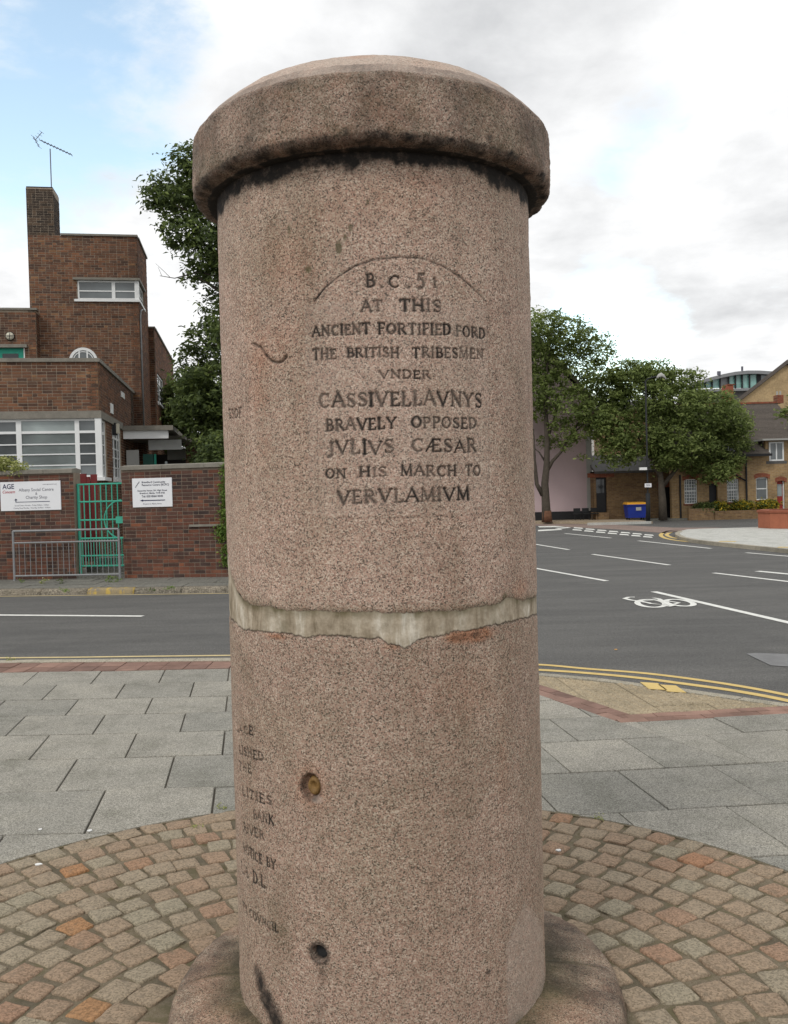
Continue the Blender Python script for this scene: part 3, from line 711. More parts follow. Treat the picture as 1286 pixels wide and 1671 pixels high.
polyline_mark(smooth_pts(gp2(ya)), .14, 'yellow_line', 'yellow_line', 'inner yellow line bending round the corner pavement tip', group='yellow lines round the corner pavement')
polyline_mark(smooth_pts(gp2(yc)), .14, 'yellow_line', 'yellow_line', 'outer yellow line bending round the corner pavement tip', group='yellow lines round the corner pavement')
# two rows of white blocks
for i in range(7):
    for r2 in (0, 1):
        px = 935+i*19.2+(r2*-2); py = 861.4+i*1.9+(r2*3.1)
        pts = [(px+2, py-1.0), (px+15, py-.1), (px+17, py+1.6), (px+1, py+.6)]
        o = MB().extr(gpoly(pts, ROAD_Z+.009), (0, 0, .003)).build('white_road_block', 'white_line')
        tag(o, ('far' if r2 == 0 else 'near')+' row white road block, '+('one','two','three','four','five','six','seven')[i]+' from the pillar end', 'road marking', 'white blocks across the crossing')
o = MB()
for q in [[(878, 858.8), (905, 858.2), (922, 859.6), (900, 860.4), (880, 860.6)], [(878, 864.8), (893, 864.0), (915, 863.4), (918, 864.6), (893, 866.2), (878, 867)], [(905, 861.8), (926, 860.2), (932, 861.2), (912, 863.0)]]:
    o.extr(gpoly(q, ROAD_Z+.009), (0, 0, .003))
tag(o.build('worn_road_marking', 'white_line'), 'worn white painted markings on the road right beside the pillar', 'road marking')
# bicycle symbol
bk = MB()
bkz = [0]
def bstroke(pts, w):
    bkz[0] += .0009; w *= .8
    P = [gnd(px, py, ROAD_Z+.006+bkz[0]) for px, py in pts]; n = len(P)
    L = []; R = []
    for i in range(n):
        a, b = P[max(i-1, 0)], P[min(i+1, n-1)]
        if (P[0]-P[-1]).length < 1e-6 and i in (0, n-1): a, b = P[n-2], P[1]
        t = (b-a).normalized(); s = Vector((-t.y, t.x, 0))*w/2; L.append(P[i]+s); R.append(P[i]-s)
    bk.add(L+R, [(i, n+i, n+i+1, i+1) for i in range(n-1)])
def ell(cx_, cy_, rx, ry, n=20, tl=0.0): return [(cx_+rx*cos(2*pi*i/n), cy_+ry*sin(2*pi*i/n)+tl*cos(2*pi*i/n)*rx) for i in range(n+1)]
bstroke(ell(1063, 984.5, 23, 6.2, 22, .06), .11); bstroke(ell(1109, 983.5, 23, 5.0, 22, .10), .11)
bstroke([(1060, 984), (1047, 981.5), (1029, 979), (1019.5, 976.5), (1026, 974.3), (1036, 974.2)], .09)
bstroke([(1046, 981), (1075, 978.5), (1094, 987.5), (1063, 985), (1046, 981)], .075); bstroke([(1094, 987.5), (1075, 977), (1066, 975.6)], .08); bstroke([(1075, 978.5), (1108, 983.5), (1094, 987.5)], .075); bstroke([(1090, 989.3), (1101, 987.3)], .10)
tag(bk.build('bicycle_symbol', 'white_line'), 'white bicycle symbol painted on the asphalt', 'road marking')
# road patch and small litter
p = gpoly([(1218, 1067), (1232, 1065.8), (1300, 1068), (1320, 1090), (1258, 1086)], ROAD_Z+.004)
MB().extr(p, (0, 0, .002)).build('road_patch', 'road_patch', kind='structure')
for i, (px, py, s_, mat, lb) in enumerate([(1005, 1060, .018, 'orange_plastic', 'small orange leaf scrap lying on the road by the pillar'), (66, 1354, .012, 'litter_white', 'white chewing gum spot on a slab at left'), (146, 1356, .014, 'litter_white', 'pale scrap at the slab corner touching the cobbles'), (63, 1411, .015, 'litter_white', 'whitish scrap on the cobble edge at far left'), (912, 1388, .014, 'litter_white', 'pale scrap among cobbles right beside the pillar')]):
    c = gnd(px, py, ROAD_Z+.01 if py < 1080 else .004); P = [(c.x+cos(t*1.05)*s_*random.uniform(.6, 1.2), c.y+sin(t*1.05)*s_*random.uniform(.5, 1), c.z) for t in range(6)]
    tag(MB().extr(P, (0, 0, .004)).build('litter_scrap', mat), lb, 'litter')
c = gnd(1255, 1075, ROAD_Z)

# ------------------------------------------------------------------ THE GRANITE PILLAR
PX, PY, PR = -.041, 2.78, .476
pil = thing('granite_pillar', (PX, PY, 0), 'round pink granite monument pillar with projecting cap, mortar band and engraved inscription', 'monument')
def cyl(px, py, r=PR):
    """picture point -> (arc length from the front, height) on the shaft"""
    d = ray(px, py); ox, oy = CE.x-PX, CE.y-PY
    A = d.x**2+d.y**2; B = ox*d.x+oy*d.y; Q = ox*ox+oy*oy-r*r; t = (-B-sqrt(max(0, B*B-A*Q)))/A
    P = CE+d*t; return r*atan2(P.x-PX, -(P.y-PY)), P.z
def cylline(pts): return np.array([cyl(*p) for p in pts])
up_b = cylline([(372, 905), (376, 935), (380, 950), (393, 975), (410, 988), (440, 990), (470, 997), (520, 996), (560, 999), (600, 998), (640, 1001), (670, 1000), (700, 998), (750, 996), (775, 991), (800, 988), (818, 984), (826, 975), (838, 975), (850, 981), (868, 976), (876, 972)])
lo_b = cylline([(375, 1006), (383, 1014), (395, 1026), (415, 1029), (440, 1031), (470, 1033), (500, 1041), (520, 1036), (560, 1037), (590, 1040), (600, 1043), (620, 1040), (632, 1049), (645, 1053), (660, 1057), (672, 1052), (682, 1044), (695, 1040), (720, 1037), (745, 1029), (760, 1030), (800, 1020), (840, 1012), (868, 1004), (878, 1001)])
def bnd(line, s, seed):
    s = np.asarray(s); base = np.interp(s, line[:, 0], line[:, 1])
    back = np.abs(s) > .7
    j = np.array([noise.noise(Vector((a*38+seed, seed, 0)))*.0050+noise.noise(Vector((a*140+seed, 3, seed)))*.0036+noise.noise(Vector((a*330+seed, 7, seed)))*.0018 for a in s])
    return base+j
# ---- stroke letters
def arc(cx_, cy_, rx, ry, a0, a1, n=10):
    return [(cx_+rx*cos(radians(a0+(a1-a0)*i/n)), cy_+ry*sin(radians(a0+(a1-a0)*i/n))) for i in range(n+1)]
TK, TN = .085, .045
G = {
 'A': (.86, [([(.04, 0), (.43, 1)], TN), ([(.43, 1), (.82, 0)], TK), ([(.20, .36), (.66, .36)], TN), ([(-.03, 0), (.14, 0)], .03), ([(.70, 0), (.90, 0)], .03)]),
 'B': (.68, [([(.14, 0), (.14, 1)], TK), ([(.14, 1), (.36, 1)]+arc(.36, .76, .20, .24, 90, -90)+[(.14, .52)], TN), ([(.14, .52), (.38, .52)]+arc(.38, .26, .25, .26, 90, -90)+[(.14, 0)], TN), (arc(.38, .26, .25, .22, 50, -50), TK), ([(.02, 1), (.2, 1)], .03), ([(.02, 0), (.2, 0)], .03)]),
 'C': (.80, [(arc(.44, .5, .36, .5, 48, 312, 16), TN), (arc(.44, .5, .35, .46, 125, 235), TK), ([(.70, .98), (.70, .78)], .04)]),
 'D': (.80, [([(.14, 0), (.14, 1)], TK), ([(.14, 1), (.32, 1)]+arc(.32, .5, .40, .5, 90, -90, 14)+[(.14, 0)], TN), (arc(.32, .5, .39, .46, 50, -50), TK), ([(.02, 1), (.2, 1)], .03), ([(.02, 0), (.2, 0)], .03)]),
 'E': (.64, [([(.14, 0), (.14, 1)], TK), ([(.04, 1), (.56, 1), (.56, .86)], TN), ([(.14, .52), (.46, .52)], TN), ([(.04, 0), (.60, 0), (.60, .16)], TN)]),
 'F': (.60, [([(.14, 0), (.14, 1)], TK), ([(.04, 1), (.56, 1), (.56, .84)], TN), ([(.14, .52), (.46, .52)], TN), ([(.03, 0), (.26, 0)], .03)]),
 'H': (.84, [([(.14, 0), (.14, 1)], TK), ([(.70, 0), (.70, 1)], TK), ([(.14, .5), (.70, .5)], TN), ([(.03, 0), (.25, 0)], .03), ([(.59, 0), (.81, 0)], .03), ([(.03, 1), (.25, 1)], .03), ([(.59, 1), (.81, 1)], .03)]),
 'I': (.30, [([(.15, 0), (.15, 1)], TK), ([(.03, 0), (.27, 0)], .035), ([(.03, 1), (.27, 1)], .035)]),
 'J': (.46, [([(.30, 1), (.30, .08)]+arc(.12, .05, .18, .22, 0, -110, 6), TK), ([(.18, 1), (.42, 1)], .03)]),
 'K': (.80, [([(.14, 0), (.14, 1)], TK), ([(.66, 1), (.16, .42)], TN), ([(.30, .58), (.76, 0)], TK), ([(.03, 0), (.25, 0)], .03)]),
 'L': (.62, [([(.14, 0), (.14, 1)], TK), ([(.04, 0), (.58, 0), (.58, .2)], TN), ([(.03, 1), (.26, 1)], .03)]),
 'M': (1.0, [([(.12, 0), (.16, 1)], TN), ([(.16, 1), (.50, .05)], TK), ([(.50, .05), (.84, 1)], TN), ([(.84, 1), (.88, 0)], TK), ([(.02, 0), (.22, 0)], .03), ([(.78, 0), (.98, 0)], .03)]),
 'N': (.88, [([(.14, 0), (.14, 1)], TN), ([(.12, 1), (.74, 0)], TK), ([(.74, 0), (.74, 1)], TN), ([(.02, 0), (.25, 0)], .03), ([(.63, 1), (.85, 1)], .03)]),
 'O': (.86, [(arc(.43, .5, .36, .5, 0, 360, 22), TN), (arc(.43, .5, .35, .44, 130, 230), TK), (arc(.43, .5, .35, .44, -50, 50), TK)]),
 'P': (.64, [([(.14, 0), (.14, 1)], TK), ([(.14, 1), (.34, 1)]+arc(.34, .74, .25, .26, 90, -90)+[(.14, .48)], TN), (arc(.34, .74, .24, .22, 45, -45), TK), ([(.03, 0), (.26, 0)], .03), ([(.03, 1), (.2, 1)], .03)]),
 'R': (.78, [([(.14, 0), (.14, 1)], TK), ([(.14, 1), (.34, 1)]+arc(.34, .75, .24, .25, 90, -90)+[(.14, .5)], TN), ([(.34, .5), (.72, 0)], TK), ([(.03, 0), (.26, 0)], .03), ([(.03, 1), (.2, 1)], .03)]),
 'S': (.62, [(arc(.32, .76, .22, .24, 30, 270, 12)+arc(.32, .27, .24, .26, 90, -150, 12), TN), ([(.20, .62), (.46, .40)], TK+.01), ([(.52, .96), (.52, .80)], .03), ([(.10, .04), (.10, .2)], .03)]),
 'T': (.74, [([(.37, 0), (.37, 1)], TK), ([(.06, .84), (.04, 1), (.70, 1), (.68, .84)], TN), ([(.26, 0), (.48, 0)], .03)]),
 'V': (.82, [([(.04, 1), (.41, 0)], TK), ([(.41, 0), (.78, 1)], TN), ([(-.04, 1), (.16, 1)], .03), ([(.68, 1), (.86, 1)], .03)]),
 'Y': (.80, [([(.06, 1), (.40, .46)], TK), ([(.74, 1), (.40, .46)], TN), ([(.40, .46), (.40, 0)], TK), ([(-.02, 1), (.17, 1)], .03), ([(.64, 1), (.82, 1)], .03), ([(.3, 0), (.5, 0)], .03)]),
 '5': (.62, [([(.54, 1), (.18, 1), (.16, .58)]+arc(.28, .24, .26, .36, 100, -80, 10)+[(.12, -.18)], TK-.01)]),
 '1': (.34, [([(.04, .84), (.17, 1), (.17, 0)], TK), ([(.05, 0), (.29, 0)], .03)]),
 '.': (.24, [([(.10, .02), (.12, .06)], .09)]), '&': (.8, [(arc(.36, .76, .17, .22, -60, 240, 10), TN), ([(.24, .62), (.74, 0)], TK), (arc(.34, .26, .25, .26, 110, 350, 10), TN)]),
 'Æ': (1.1, [([(.04, 0), (.50, 1)], TN), ([(.52, 0), (.52, 1)], TK), ([(.24, .38), (.52, .38)], TN), ([(.46, 1), (1.02, 1), (1.02, .86)], TN), ([(.52, .52), (.86, .52)], TN), ([(.52, 0), (1.04, 0), (1.04, .16)], TN)]),
 ' ': (.5, [])}
WORDS = []      # (text, start (s,z), end (s,z), cap height, line id)
def word(txt, x0, x1, y0, y1, cap, line, mid=None):
    a = cyl(x0, y0); b = cyl(x1, y1); c = cyl(x0, y0-cap)
    WORDS.append((txt, a, b, abs(c[1]-a[1]), line, mid))
LINES = ['B C 51', 'AT THIS', 'ANCIENT FORTIFIED FORD', 'THE BRITISH TRIBESMEN', 'VNDER', 'CASSIVELLAVNVS', 'BRAVELY OPPOSED', 'JVLIVS CÆSAR', 'ON HIS MARCH TO', 'VERVLAMIVM']
word('B', 597, 612, 468, 468, 19, 0); word('.', 619, 628, 468, 468, 19, 0); word('C', 634, 653, 468, 468, 18, 0); word('.', 663, 672, 469, 469, 19, 0); word('5', 681, 694, 468, 467, 19, 0); word('1', 707, 714, 468, 468, 15, 0)
word('AT', 589, 625, 508, 507, 18, 1); word('THIS', 652, 721, 507, 510, 19, 1)
word('ANCIENT', 509, 604, 550, 545, 16, 2, 2.0); word('FORTIFIED', 617, 737, 545, 547, 17, 2); word('FORD', 745, 793, 548, 552, 16, 2)
word('THE', 510, 549, 587, 586, 16, 3); word('BRITISH', 566, 652, 583, 583, 15, 3); word('TRIBESMEN', 673, 790, 583, 586, 16, 3)
word('VNDER', 619, 704, 617, 618, 13, 4)
word('CASSIVELLAVNYS', 520, 787, 666, 664, 22, 5, 4.0)
word('BRAVELY', 532, 647, 703, 699, 17, 6); word('OPPOSED', 671, 779, 698, 699, 17, 6)
word('JVLIVS', 534, 643, 742, 740, 21, 7); word('CÆSAR', 672, 779, 737, 738, 20, 7)
word('ON', 531, 565, 781, 779, 15, 8); word('HIS', 586, 632, 778, 778, 15, 8); word('MARCH', 654, 746, 776, 777, 17, 8); word('TO', 761, 785, 775, 776, 16, 8)
word('VERVLAMIVM', 551, 768, 822, 816, 21, 9, 3.0)
UPSIDE = len(LINES); LINES += ['upper left edge OF']
word('ESOF', 373, 394, 683, 681, 15, UPSIDE)
LOW0 = len(LINES)
LINES += ['ACE', 'LISHED.', 'THE', 'LITIES', 'BANK', 'RIVER', 'NOTICE BY', 'L.& D.L.', 'TY COVNCIL']
word('LACE', 386, 413, 1193, 1199, 12, LOW0); word('LISHED.', 390, 435, 1229, 1241, 13, LOW0+1); word('THE', 390, 410, 1254, 1262, 12, LOW0+2)
word('LITIES', 395, 444, 1296, 1314, 13, LOW0+3); word('BANK', 413, 446, 1335, 1347, 14, LOW0+4); word('RIVER', 397, 431, 1355, 1371, 13, LOW0+5)
word('NOTICE BY', 396, 450, 1389, 1419, 14, LOW0+6); word('L.& D.L.', 394, 436, 1422, 1451, 16, LOW0+7); word('TY COVNCIL', 396, 454, 1482, 1522, 12, LOW0+8)

def engrave(S_, Z_, depth, soot_dark, lineid, words):
    lr = random.Random(5)
    for (txt, a, b, cap, line, mid) in words:
        tot = sum(G[c][0] for c in txt)+.12*(len(txt)-1); span = b[0]-a[0]; k = span/tot; x = 0
        for ch in txt:
            wd, strokes = G[ch]; t = x/tot; s0 = a[0]+x*k; zb = a[1]+(b[1]-a[1])*t-((mid or 0)*.0016*4*t*(1-t))*-.0
            x += wd+.12
            dep = lr.uniform(.6, 1.0); so = lr.uniform(.62, 1.0); wm_ = lr.uniform(.95, 1.35); jx, jz, js = lr.uniform(-.02, .02)*cap, lr.uniform(-.05, .05)*cap, lr.uniform(.92, 1.06)
            m0 = (S_ > s0-.1*cap) & (S_ < s0+wd*k+.15*cap) & (Z_ > zb-.35*cap) & (Z_ < zb+1.25*cap)
            if not m0.any(): continue
            ss, zz = S_[m0], Z_[m0]; val = np.zeros(ss.shape)
            for pts, wt in strokes:
                wt = wt*wm_*cap*1.05; fade = lr.uniform(.7, 1.0)
                for (p, q) in zip(pts, pts[1:]):
                    ax, az = s0+p[0]*k*.98+jx, zb+p[1]*cap*js+jz; bx, bz = s0+q[0]*k*.98+jx, zb+q[1]*cap*js+jz
                    dx, dz = bx-ax, bz-az; l2 = dx*dx+dz*dz+1e-12
                    tt = np.clip(((ss-ax)*dx+(zz-az)*dz)/l2, 0, 1); d = np.sqrt((ss-ax-tt*dx)**2+(zz-az-tt*dz)**2)
                    val = np.maximum(val, np.clip(1.15-d/(wt+.0006)*.62, 0, 1)*fade**.5)
            val = np.clip(val*1.25, 0, 1)
            depth[m0] = np.maximum(depth[m0], val*dep*.0036); 
            cur = soot_dark[m0]; soot_dark[m0] = np.maximum(cur, val**1.4*so)
            li = lineid[m0]; li[val > .55] = line; lineid[m0] = li
def nz2(S_, Z_, f, seed, octv=3):
    """cheap smooth value noise on the unrolled shaft, vectorised"""
    out = np.zeros(S_.shape); amp = 1.0; tot = 0
    for o_ in range(octv):
        g = np.random.default_rng(seed+o_).random((64, 64)); x = (S_*f+17.3*o_+40) % 63; y = (Z_*f+9.1*o_+40) % 63
        xi = x.astype(int); yi = y.astype(int); fx = x-xi; fy = y-yi; fx = fx*fx*(3-2*fx); fy = fy*fy*(3-2*fy)
        v = g[xi, yi]*(1-fx)*(1-fy)+g[(xi+1) % 64, yi]*fx*(1-fy)+g[xi, (yi+1) % 64]*(1-fx)*fy+g[(xi+1) % 64, (yi+1) % 64]*fx*fy
        out += v*amp; tot += amp; amp *= .5; f *= 2.1
    return out/tot
def sstep(a, b, x): t = np.clip((x-a)/(b-a), 0, 1); return t*t*(3-2*t)
def spot(S_, Z_, px, py, rx, rz):
    s0, z0 = cyl(px, py); return np.clip(1-np.sqrt(((S_-s0)/rx)**2+((Z_-z0)/rz)**2), 0, 1)
def seg_d(S_, Z_, pts):
    P = cylline(pts); d = np.full(S_.shape, 9.0)
    for a, b in zip(P, P[1:]):
        dx, dz = b-a; t = np.clip(((S_-a[0])*dx+(Z_-a[1])*dz)/(dx*dx+dz*dz+1e-12), 0, 1); d = np.minimum(d, np.sqrt((S_-a[0]-t*dx)**2+(Z_-a[1]-t*dz)**2))
    return d
def cols(ranges):
    out = []
    for a, b, st in ranges: out += list(np.arange(a, b, st))
    return np.array(out)
HALF = pi*PR
def build_shaft(name, S1, tvals, zlow, zhigh, part):
    """S1 columns (closed loop), tvals 0..1 between zlow(s), zhigh(s)"""
    nc, nr = len(S1), len(tvals)
    S_ = np.tile(S1, (nr, 1)); T_ = np.tile(tvals[:, None], (1, nc)); Z_ = zlow[None, :]*(1-T_)+zhigh[None, :]*T_
    depth = np.zeros(S_.shape); soot_dark = depth.copy(); moss = depth.copy(); rust = depth.copy(); pale = depth.copy(); line = np.full(S_.shape, -1)
    n_lo = nz2(S_, Z_, 9, 1); n_mid = nz2(S_, Z_, 34, 5); n_hi = nz2(S_, Z_, 120, 9, 2)
    Rr = PR+(n_lo-.5)*.003+(n_mid-.5)*.0022+(n_hi-.5)*.0016
    if part == 'upper':
        engrave(S_, Z_, depth, soot_dark, line, [w_ for w_ in WORDS if w_[4] < LOW0])
        # arched panel, worked slightly smoother, with a scribed outline
        arcp = [(513, 492), (530, 470), (552, 452), (580, 434), (610, 424), (655, 419), (690, 422), (722, 434), (755, 455), (778, 476), (794, 492)]
        d = seg_d(S_, Z_, arcp); g = np.exp(-(d/.0024)**2)*(.55+n_mid*.9); depth += g*.0028; soot_dark = np.maximum(soot_dark, g*.9*(.3+n_mid))
        for pts, st in (([(512, 492), (516, 600), (520, 843)], .22), ([(794, 492), (799, 620), (797, 843)], .42), ([(520, 845), (655, 845), (797, 838)], .45)):
            d = seg_d(S_, Z_, pts); g = np.exp(-(d/.0022)**2)*n_mid; depth += g*.0014; soot_dark = np.maximum(soot_dark, g*st)
        s0, z0 = cyl(517, 842); s1, z1 = cyl(795, 500); pan = ((S_ > s0-.02) & (S_ < s1) & (Z_ > z0) & (Z_ < z1)); pale = np.maximum(pale, np.where(pan, .40*n_lo+.05, 0))
        s0, z0 = cyl(655, 500); pale = np.maximum(pale, np.clip(1-((S_-s0)/.23)**2-((Z_-z0)/.12)**2, 0, 1)*.15)
        # dark band at the shaft top below the cap, ragged lower edge
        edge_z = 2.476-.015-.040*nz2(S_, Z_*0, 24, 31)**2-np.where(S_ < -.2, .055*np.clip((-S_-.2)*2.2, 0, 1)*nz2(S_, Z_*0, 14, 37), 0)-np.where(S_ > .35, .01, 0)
        so = sstep(-.012, .010, Z_-edge_z+(n_hi-.5)*.016); soot_dark = np.maximum(soot_dark, so*(.75+.4*n_mid)); moss = np.maximum(moss, sstep(-.05, .01, Z_-edge_z)*.38*n_mid)
        # chipped arc at left and its reddish bleed
        d = seg_d(S_, Z_, [(412, 561), (425, 567), (432, 578), (440, 588), (450, 592), (460, 590), (467, 582)]); g = np.exp(-(d/.004)**2)*(.5+n_mid); depth += g*.006; soot_dark = np.maximum(soot_dark, g*.62)
        for (px, py, rx, rz, st) in [(425, 585, .07, .10, .62), (455, 560, .09, .09, .35), (420, 640, .06, .13, .42), (430, 735, .05, .08, .3), (410, 520, .05, .08, .3), (620, 330, .25, .09, .3), (470, 420, .12, .12, .35), (700, 300, .2, .05, .35), (850, 960, .06, .04, .8)]:
            rust = np.maximum(rust, spot(S_, Z_, px, py, rx, rz)*st*(.35+n_mid))
        for (px, py, rx, rz, st) in [(553, 404, .010, .022, 3), (572, 372, .007, .012, 2.2), (563, 388, .006, .012, 1.8), (600, 330, .006, .012, 1.2), (472, 375, .006, .022, 1.3), (503, 440, .012, .012, 1.6), (826, 870, .008, .010, 1.0), (825, 975, .014, .016, 2.8)]:
            moss = np.maximum(moss, np.clip(spot(S_, Z_, px, py, rx, rz)*st*(.4+n_mid), 0, .9)); depth += spot(S_, Z_, px, py, rx, rz)*.002
        d = seg_d(S_, Z_, [(548, 415), (575, 372), (607, 322)]); soot_dark = np.maximum(soot_dark, np.exp(-(d/.006)**2)*.28*n_mid)
        d = Z_-zlow[None, :]; rim = sstep(.010, 0, d); soot_dark = np.maximum(soot_dark, rim*.25*n_mid); moss = np.maximum(moss, sstep(.035, 0, d)*.75*nz2(S_, Z_, 22, 77)); Rr = Rr-sstep(.006, 0, d)*.002
        Rr = Rr-sstep(2.462, 2.476, Z_)*0
        pale = np.maximum(pale, .10*sstep(.5, .75, n_lo))
        soot_dark = np.maximum(soot_dark, sstep(.66, .85, nz2(S_*1.0, Z_*.25, 30, 55))*.12)
    elif part == 'lower':
        engrave(S_, Z_, depth, soot_dark, line, [w_ for w_ in WORDS if w_[4] >= LOW0])
        d = zhigh[None, :]-Z_; rim = sstep(.012, 0, d); soot_dark = np.maximum(soot_dark, rim*.55*(.3+n_mid)); Rr = Rr-sstep(.008, 0, d)*.004
        moss = np.maximum(moss, sstep(.02, 0, d)*.5*n_mid)
        for (px, py, rx, rz, st) in [(770, 1036, .10, .028, 2.6), (745, 1040, .05, .02, 2.2), (450, 1038, .07, .012, 1.6), (640, 1055, .04, .012, 1.2), (820, 1250, .03, .18, .35), (760, 1130, .2, .10, .25), (500, 1300, .05, .05, .3)]:
            rust = np.maximum(rust, np.clip(spot(S_, Z_, px, py, rx, rz)*st*(.3+n_mid), 0, 1)); soot_dark = np.maximum(soot_dark, np.clip(spot(S_, Z_, px, py, rx*.8, rz*.7)*st*.35*n_mid, 0, .6)*(st > 1))
        # old plug hole, lower bolt hole
        s0, z0 = cyl(507, 1284); e_ = np.sqrt(((S_-s0)/.028)**2+((Z_-z0)/.034)**2); hole = sstep(1.12, .72, e_); depth += hole*.020; soot_dark = np.maximum(soot_dark, np.exp(-((e_-1.0)/.26)**2)*.6*(.3+n_mid)); rust = np.maximum(rust, np.exp(-(e_/1.5)**2)*.8)
        pale = np.maximum(pale, spot(S_, Z_, 517, 1304, .022, .014)*2.2)
        s0, z0 = cyl(521, 1556); e_ = np.sqrt((S_-s0)**2+(Z_-z0)**2)/.0215; hole = sstep(1.08, .80, e_); depth += hole*.020; soot_dark = np.maximum(soot_dark, np.maximum(hole, np.exp(-((e_-1.2)/.35)**2)*.75))  # inside of the hole coloured black for its shadow, sooty ring round it
        d = seg_d(S_, Z_, [(505, 1320), (497, 1450), (505, 1560)]); moss = np.maximum(moss, np.exp(-(d/.028)**2)*.22*(.4+n_mid)); soot_dark = np.maximum(soot_dark, np.exp(-(d/.02)**2)*.14*n_mid)
        d = seg_d(S_, Z_, [(527, 1572), (520, 1671)]); soot_dark = np.maximum(soot_dark, np.exp(-(d/.016)**2)*.28*(.4+n_mid))
        for (px, py, rx, rz) in ((424, 1598, .035, .035), (434, 1625, .05, .05), (446, 1655, .055, .055), (455, 1690, .06, .05)): soot_dark = np.maximum(soot_dark, np.clip(spot(S_, Z_, px, py, rx, rz)*1.9*(.45+.9*n_mid)-.25, 0, .88))
        d = seg_d(S_, Z_, [(422, 1590), (432, 1625), (452, 1671), (458, 1700)]); soot_dark = np.maximum(soot_dark, np.clip(np.exp(-(d/.032)**2)*2.2*(.35+.65*n_mid)-.35, 0, .9))
        soot_dark = np.maximum(soot_dark, np.clip(spot(S_, Z_, 797, 1586, .012, .008)*2, 0, .8))
        s0, z0 = cyl(845, 1500); z1 = z0+.02-np.abs(S_-s0-.04)*.9; pat = sstep(-.006, .006, S_-(s0-.055)-(z0-Z_)*.13*0)*sstep(.03, 0, Z_-z1)*(S_ < .62); pale = np.maximum(pale, pat*.62*(.6+n_lo*.5)); depth += pat*.0018
        moss = np.maximum(moss, sstep(.20, .11, Z_+.05*(n_lo-.5))*.9*n_mid); soot_dark = np.maximum(soot_dark, sstep(.16, .10, Z_)*.35*n_mid)
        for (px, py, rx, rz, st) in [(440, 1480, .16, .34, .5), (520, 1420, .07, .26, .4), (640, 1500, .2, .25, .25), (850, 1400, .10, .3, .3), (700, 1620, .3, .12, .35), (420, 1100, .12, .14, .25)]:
            q_ = spot(S_, Z_, px, py, rx, rz)**.7*st; moss = np.maximum(moss, q_*(.3+n_mid)*nz2(S_, Z_*.35, 20, 87)*1.4); soot_dark = np.maximum(soot_dark, q_*.5*nz2(S_, Z_*.2, 34, 89)*(.4+n_mid))
        moss = np.maximum(moss, .10+.26*n_mid*nz2(S_, Z_*.5, 8, 93)); soot_dark = np.maximum(soot_dark, .11*n_lo)  # algae tint, with dimmer light low on the shaft put into the colour
        soot_dark = np.maximum(soot_dark, sstep(.62, .85, nz2(S_*1.0, Z_*.2, 26, 58))*.14)
    else:
        d0 = np.minimum(Z_-zlow[None, :], 1); d1 = zhigh[None, :]-Z_
        Rr = PR-.0016+(n_mid-.5)*.0035+nz2(S_, Z_*.3, 26, 3)*.004-.002
        soot_dark = np.maximum(sstep(.0045, 0, d0), sstep(.0035, 0, d1)*.6)*.8; moss = np.clip(sstep(.025, .0, d1)*1.1*nz2(S_, Z_, 30, 22)+sstep(.62, .8, nz2(S_, Z_*.6, 18, 71))*.5, 0, 1)
    if part != 'mortar': depth += 0
    Rr = Rr-depth
    th = S_/PR; X = PX+Rr*np.sin(th); Y = PY-Rr*np.cos(th)
    co = np.stack([X, Y, Z_], -1).reshape(-1, 3)
    idx = np.arange(nr*nc).reshape(nr, nc); nx = np.roll(idx, -1, axis=1)
    quads = np.stack([idx[:-1], nx[:-1], nx[1:], idx[1:]], -1).reshape(-1, 4)
    wear = np.stack([soot_dark, moss, rust, pale], -1).reshape(-1, 4).clip(0, 1)
    fl = np.max(line.reshape(-1)[quads], axis=1); fl2 = np.where((line.reshape(-1)[quads] >= 0).sum(1) >= 3, fl, -1)
    def emit(nm, Q, parent, mat):
        used, inv = np.unique(Q.reshape(-1), return_inverse=True); me = bpy.data.meshes.new(nm)
        me.vertices.add(len(used)); me.vertices.foreach_set('co', co[used].astype(np.float32).ravel())
        me.loops.add(Q.size); me.loops.foreach_set('vertex_index', inv.astype(np.int32).ravel())
        me.polygons.add(len(Q)); me.polygons.foreach_set('loop_start', np.arange(0, Q.size, 4, dtype=np.int32)); 
        me.polygons.foreach_set('use_smooth', np.ones(len(Q), bool)); me.update(calc_edges=True)
        at = me.attributes.new('wear', 'FLOAT_COLOR', 'POINT'); at.data.foreach_set('color', wear[used].astype(np.float32).ravel())
        me.materials.append(M[mat]); o = bpy.data.objects.new(nm, me); attach(o, parent); return o
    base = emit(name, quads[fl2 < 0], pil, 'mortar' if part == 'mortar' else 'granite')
    for li in sorted(set(fl2.tolist())-{-1}):
        o = emit('engraved_line', quads[fl2 == li], base, 'granite')
        o['label'] = ('carved lettering reading '+LINES[li]) if li < UPSIDE else ('carved lettering running round the '+('upper' if li == UPSIDE else 'lower')+' left side, ending '+LINES[li].replace('upper left edge ', ''))
    return base
Sup = cols([(-HALF, -.78, .02), (-.78, -.56, .0032), (-.56, -.42, .002), (-.42, -.18, .0032), (-.18, .35, .0016), (.35, .78, .0034), (.78, HALF-.001, .02)])
zr = cols([(0, .17, .0032), (.17, .91, .0016), (.91, 1.0, .003)])   # rows as a fraction of the 1.19 m upper shaft
trow = []; t = 0.0
while t < 1.0:
    z = 1.29+t*1.19; trow.append(t); t += (.0034 if (z < 1.55 or z > 2.19) else .0017)/1.19
trow.append(1.0)
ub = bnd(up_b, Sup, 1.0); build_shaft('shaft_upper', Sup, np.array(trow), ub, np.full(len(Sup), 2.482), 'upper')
Smo = cols([(-HALF, -.78, .02), (-.78, .78, .003), (.78, HALF-.001, .02)])
